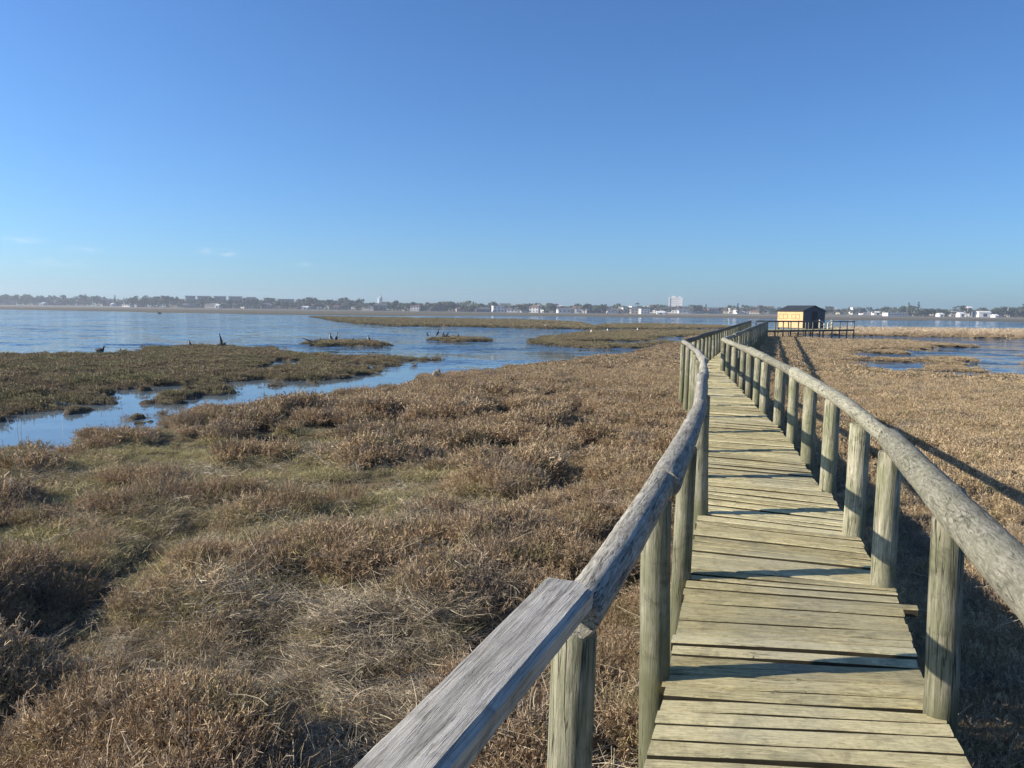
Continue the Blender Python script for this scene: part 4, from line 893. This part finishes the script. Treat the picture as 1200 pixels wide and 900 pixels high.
for px in np.arange(-8, 1212, 9.5):
    dens = .45 if px < 220 else .55 if px < 560 else .95 if px < 900 else .6
    for row in range(2):
        if rh_.random() > dens * (1 if row == 0 else .8): continue
        q = px + rh_.uniform(-4, 4)
        if 895 < q < 970: continue
        Y = base_y(q) + row * 70 + rh_.uniform(0, 45); k = rh_.choice([0, 1, 2, 3, 4, 5, 6] if 560 < q < 900 else [0, 2, 4, 5, 5, 5, 3, 2] if q < 560 else [0, 1, 6, 2])
        s = rh_.uniform(.8, 1.1); o = put_house(k, X(q, Y), Y, rh_.uniform(-.5, .5), s, '%s %s' % (protos[k][0], zone(q)), '%ss %s' % (protos[k][0], zone(q))); o.location.z += row * 2.2
rt = random.Random(8); cnt = 0
for px in np.arange(-8, 1212, 5.3):
    q = px + rt.uniform(-3, 3); Y = base_y(q) + (rt.uniform(-20, 60) if q < 560 else rt.uniform(-12, 120))
    if 440 < q < 449 or 780 < q < 800: Y += 25
    s = rt.uniform(.75, 1.25) * (1.35 if 215 < q < 350 else 1.45 if q < 420 else 1.1 if q < 1050 else 1.25); k = rt.choice(['round', 'wide', 'wide', 'round', 'round'])
    tree('tree', X(q, Y), Y, s, k, '%s dark green tree %s' % ('spreading' if k == 'wide' else 'round-crowned', zone(q)), '%s trees %s' % ('spreading' if k == 'wide' else 'round-crowned', zone(q)))
for px, s, k, lab in ((32, 1.35, 'palm', 'tall palm above the trees at far left'), (161, 1.25, 'palm', 'left palm of the pair on the left shore skyline'), (172, 1.3, 'palm', 'right palm of the pair on the left shore skyline'), (59, 1.1, 'pine', 'narrow pine on the far left skyline'), (102, 1.25, 'pine', 'taller narrow pine left of the palm pair'), (136, 1.2, 'pine', 'narrow pine just left of the palm pair'),
                      (825, .95, 'pine', 'narrow pine right of the white block'), (862, 1.05, 'pine', 'narrow pine halfway between white block and hut'), (745, 1.1, 'palm', 'lone palm above the white roofs left of the white block'), (888, .8, 'pine', 'small pine close to the left of the hut'),
                      (1061.5, 1.22, 'pine', 'left of the two tall dark pines right of the hut'), (1072.5, 1.28, 'pine', 'right and taller of the two tall dark pines right of the hut'),
                      (1115, 1.05, 'palm', 'left palm of the cluster by the white villa'), (1119, 1.15, 'palm', 'middle palm of the cluster by the white villa'), (1125, 1.2, 'palm', 'right palm of the cluster by the white villa'), (1195, 1.2, 'pine', 'dark pine at the right edge of the skyline')):
    Y = base_y(px) - 8; tree('palm_tree' if k == 'palm' else 'pine_tree', X(px, Y), Y, s, k, lab, None)
for px, s in ((1080, 1.2), (1086, 1.1), (1098, 1.2), (1130, 1.3), (1147, 1.35), (1162, 1.3), (1168, 1.4), (1180, 1.5), (1187, 1.3), (1198, 1.4)):
    Y = base_y(px) - 4; tree('tree', X(px, Y), Y, s * .95, 'round', 'large dark tree ' + zone(px) + (', the nearer one' if px in (1086, 1168, 1187) else ''), 'large dark trees on the right shore')
# far-off continuous woodland behind the houses
V, F = [], []
ENV = fbm(np.arange(-90, 1320, 1.0), np.zeros(1410), 26, 3, 3)
for i in range(26000):
    px = rng.uniform(-80, 1300); Y = base_y(px) + rng.uniform(10, 150); env = 3.0 + 6.0 * ENV[int(px + 90)] + (0 if 215 < px < 350 else 3.5 if px < 420 else 1.2 if px < 560 else 0)
    x_ = X(px, Y); p = np.array([x_, Y, 1.2 + rng.uniform(0, 1) ** .7 * env * 1.15]); d = rng.normal(size=3); d /= np.linalg.norm(d); s = rng.uniform(.7, 1.5); u = np.cross(d, rng.normal(size=3)); u /= np.linalg.norm(u); v = np.cross(d, u); b = len(V); V += [p - u * s, p + v * s * .8, p + u * s, p - v * s * .8]; F.append((b, b + 1, b + 2, b + 3))
o = mesh_obj('distant_wood', np_mesh('distant_wood', V, F, M_leaf)); setp(o, 'continuous dark woodland mass behind the far town', 'woodland', kind='stuff')

# white tower block
def tower_block():
    Y = 1080; x = X(789.5, Y); r = empty('apartment_tower', (x, Y, gz(x, Y)), R(-13), 'tall white apartment block standing above the town left of the hut', 'building')
    mb = MB(); mb.box((0, 0, 10.2), (19, 12, 20.4)); mb.build('wall', plain('white_tower_render', (.74, .72, .69), .8, .04), r)
    mb = MB(); mb.box((0, 0, 20.8), (19.6, 12.6, .8)); mb.box((-3, 0, 22.1), (5, 5, 1.8)); mb.box((5, 1, 21.9), (3, 3, 1.4)); mb.build('roof', M_wh, r)
    for f in range(7): mb = MB(); mb.box((.2, -6.05, 2.6 + f * 2.6), (14.5, .14, .95)); mb.build('window', plain('tinted_glass', (.58, .56, .54), .5, .1), r)
    mb = MB(); mb.box((-8.6, -6.3, 10.2), (1.6, .8, 20.4)); mb.box((8.6, -6.3, 10.2), (1.6, .8, 20.4)); mb.build('pilaster', M_wh, r)
tower_block()
def slim_tower():
    Y = 1150; x = X(445, Y); r = empty('water_tower', (x, Y, gz(x, Y)), 0, 'slender pale tower with a thin mast above the houses', 'tower')
    mt = plain('pale_concrete', (.50, .52, .52), .8, .05)
    mb = MB(); mb.tube([(0, 0, 0), (0, 0, 17)], [3.8, 3.6], 14); mb.build('shaft', mt, r)
    mb = MB(); mb.tube([(1.2, 0, 17), (1.2, 0, 20.0)], [1.8, 1.4], 10); mb.build('lantern', mt, r); mb = MB(); mb.tube([(1.2, 0, 20.0), (1.2, 0, 23.5)], .3, 6); mb.build('mast', M_gr, r)
slim_tower()
M_block = plain('pale_grey_render', (.24, .24, .235), .8, .15); M_dim = plain('dull_window_band', (.13, .13, .135), .5)
# row of grey apartment blocks and white sheds
for px, w_, lab in ((224, 9, 'first'), (240, 14, 'second'), (258.5, 12.5, 'third'), (276.5, 14.5, 'fourth'), (295, 9, 'fifth'), (316, 12, 'sixth'), (335.5, 19, 'seventh')):
    Y = 950; k = Y / 901; x = X(px, Y); r = empty('apartment_block', (x, Y, gz(x, Y)), R(4), '%s grey flat-roofed block from the left in the row on the left skyline' % lab, 'building', 'row of grey apartment blocks on the left skyline')
    h = 13.0 - max(0, px - 280) * .045; mb = MB(); mb.box((0, 0, h / 2), (w_ * k * .86, 11, h)); mb.build('wall', M_block, r)
    mb = MB(); mb.box((0, 0, h + .5), (w_ * k * .86 + .8, 12, 1.0)); mb.build('roof', M_block, r)
    for f in range(3): mb = MB(); mb.box((0, -5.53, 3 + f * 3.4), (w_ * k * .74, .14, 1.0)); mb.build('window', M_dim, r)
def shed(px, Y, w_, h, lab, roofm=M_wh):
    x = X(px, Y); r = empty('building', (x, Y, gz(x, Y)), R(-6), lab, 'building'); mb = MB(); mb.box((0, 0, h / 2), (w_, 10, h)); mb.build('wall', M_wh, r)
    mb = MB(); mb.add([(-w_ / 2 - .3, -5.4, h), (w_ / 2 + .3, -5.4, h), (w_ / 2 + .3, 5.4, h), (-w_ / 2 - .3, 5.4, h), (-w_ / 2 - .3, 0, h + 1.6), (w_ / 2 + .3, 0, h + 1.6)], [(0, 1, 5, 4), (2, 3, 4, 5), (1, 2, 5), (3, 0, 4), (3, 2, 1, 0)]); mb.build('roof', roofm, r)
    mb = MB(); mb.box((0, -5.05, h * .45), (w_ * .3, .14, h * .6)); mb.build('door', M_gl, r)
shed(53, 990, 5, 2.2, 'small bright white shed at the far left behind the shore'); shed(257, 850, 4.5, 3, 'bright white shed under the gap between grey apartment blocks'); shed(134, 990, 2.5, 2.5, 'tiny white hut on the left shore'); shed(359, 850, 6, 2, 'low white shed left of the slender tower')
shed(754, 960, 17, 6.5, 'large white hall left of the white apartment block'); shed(772, 770, 8, 1.6, 'low white building on the shore below the white apartment block')
shed(628, 850, 9, 6.8, 'white building with a white roof highest in the town centre'); shed(655, 860, 8, 6.2, 'white-roofed building beside the highest one in the town centre')
shed(1024, 900, 9, 3.0, 'white building on the shore just right of the hut'); shed(1148, 810, 12, 5.0, 'large white villa among the trees on the right shore'); shed(1131, 835, 4, 9.5, 'narrow tall white building behind the palms on the right shore'); shed(1122, 800, 5, 3.6, 'small white house left of the large villa'); shed(1098, 800, 4.5, 2.6, 'small cream cottage between the pines and palms'); shed(1162, 795, 3.5, 2.0, 'tiny white cottage right of the large villa')
mb = MB(); Y = 815; x = X(1177, Y); r = empty('utility_pole', (x, Y, gz(x, Y)), 0, 'pale utility pole against the trees near the right edge', 'pole'); mb.tube([(0, 0, 0), (0, 0, 10.5)], [.28, .2], 8); mb.build('shaft', M_wh, r); mb = MB(); mb.bar((-1, 0, 10), (1, 0, 10), .15, .15); mb.build('crossarm', M_gr, r)
# hill far left
mb = MB(); n1, n2 = 60, 8; vs_ = []
for i in range(n1 + 1):
    t = i / n1; x = -1900 + 620 * t; h = 24 * math.sin(math.pi * min(1, t * 1.0)) ** .8 * (1 - .35 * t) + 2 * math.sin(i * 1.3)
    for j in range(n2 + 1): q = j / n2; vs_.append((x, 1150 + 220 * q + t * 480, -2 + max(0, h) * math.sin(math.pi * q)))
mb.add(vs_, [(i * (n2 + 1) + j, (i + 1) * (n2 + 1) + j, (i + 1) * (n2 + 1) + j + 1, i * (n2 + 1) + j + 1) for i in range(n1) for j in range(n2)], 0, True)
o = mb.build('hill', plain('scrubby_hill', (.10, .11, .07), .9, .3, .05)); setp(o, 'low hazy hill beyond the far left shore', 'hill', kind='structure')

# ------------------------------------------------------------------ haze
HAZE = True
if HAZE:
    mb = MB(); n = 48; Rr = 2400
    vs_ = [(Rr * math.cos(2 * math.pi * k / n), Rr * math.sin(2 * math.pi * k / n), z) for z in (-1.6, 45) for k in range(n)]
    mb.add(vs_, [tuple(range(n - 1, -1, -1)), tuple(range(n, 2 * n))] + [(k, (k + 1) % n, (k + 1) % n + n, k + n) for k in range(n)])
    hm = bpy.data.materials.new('haze_air'); hm.use_nodes = True; t = hm.node_tree; t.nodes.clear(); ou = t.nodes.new('ShaderNodeOutputMaterial'); pv = t.nodes.new('ShaderNodeVolumePrincipled')
    pv.inputs['Color'].default_value = (.80, .88, 1, 1); pv.inputs['Density'].default_value = .00036; pv.inputs['Anisotropy'].default_value = .3; t.links.new(pv.outputs[0], ou.inputs['Volume'])
    o = mb.build('haze', hm); setp(o, 'thin pale haze over the lagoon and the far shore', 'haze', kind='stuff')
scene.cycles.volume_bounces = 0
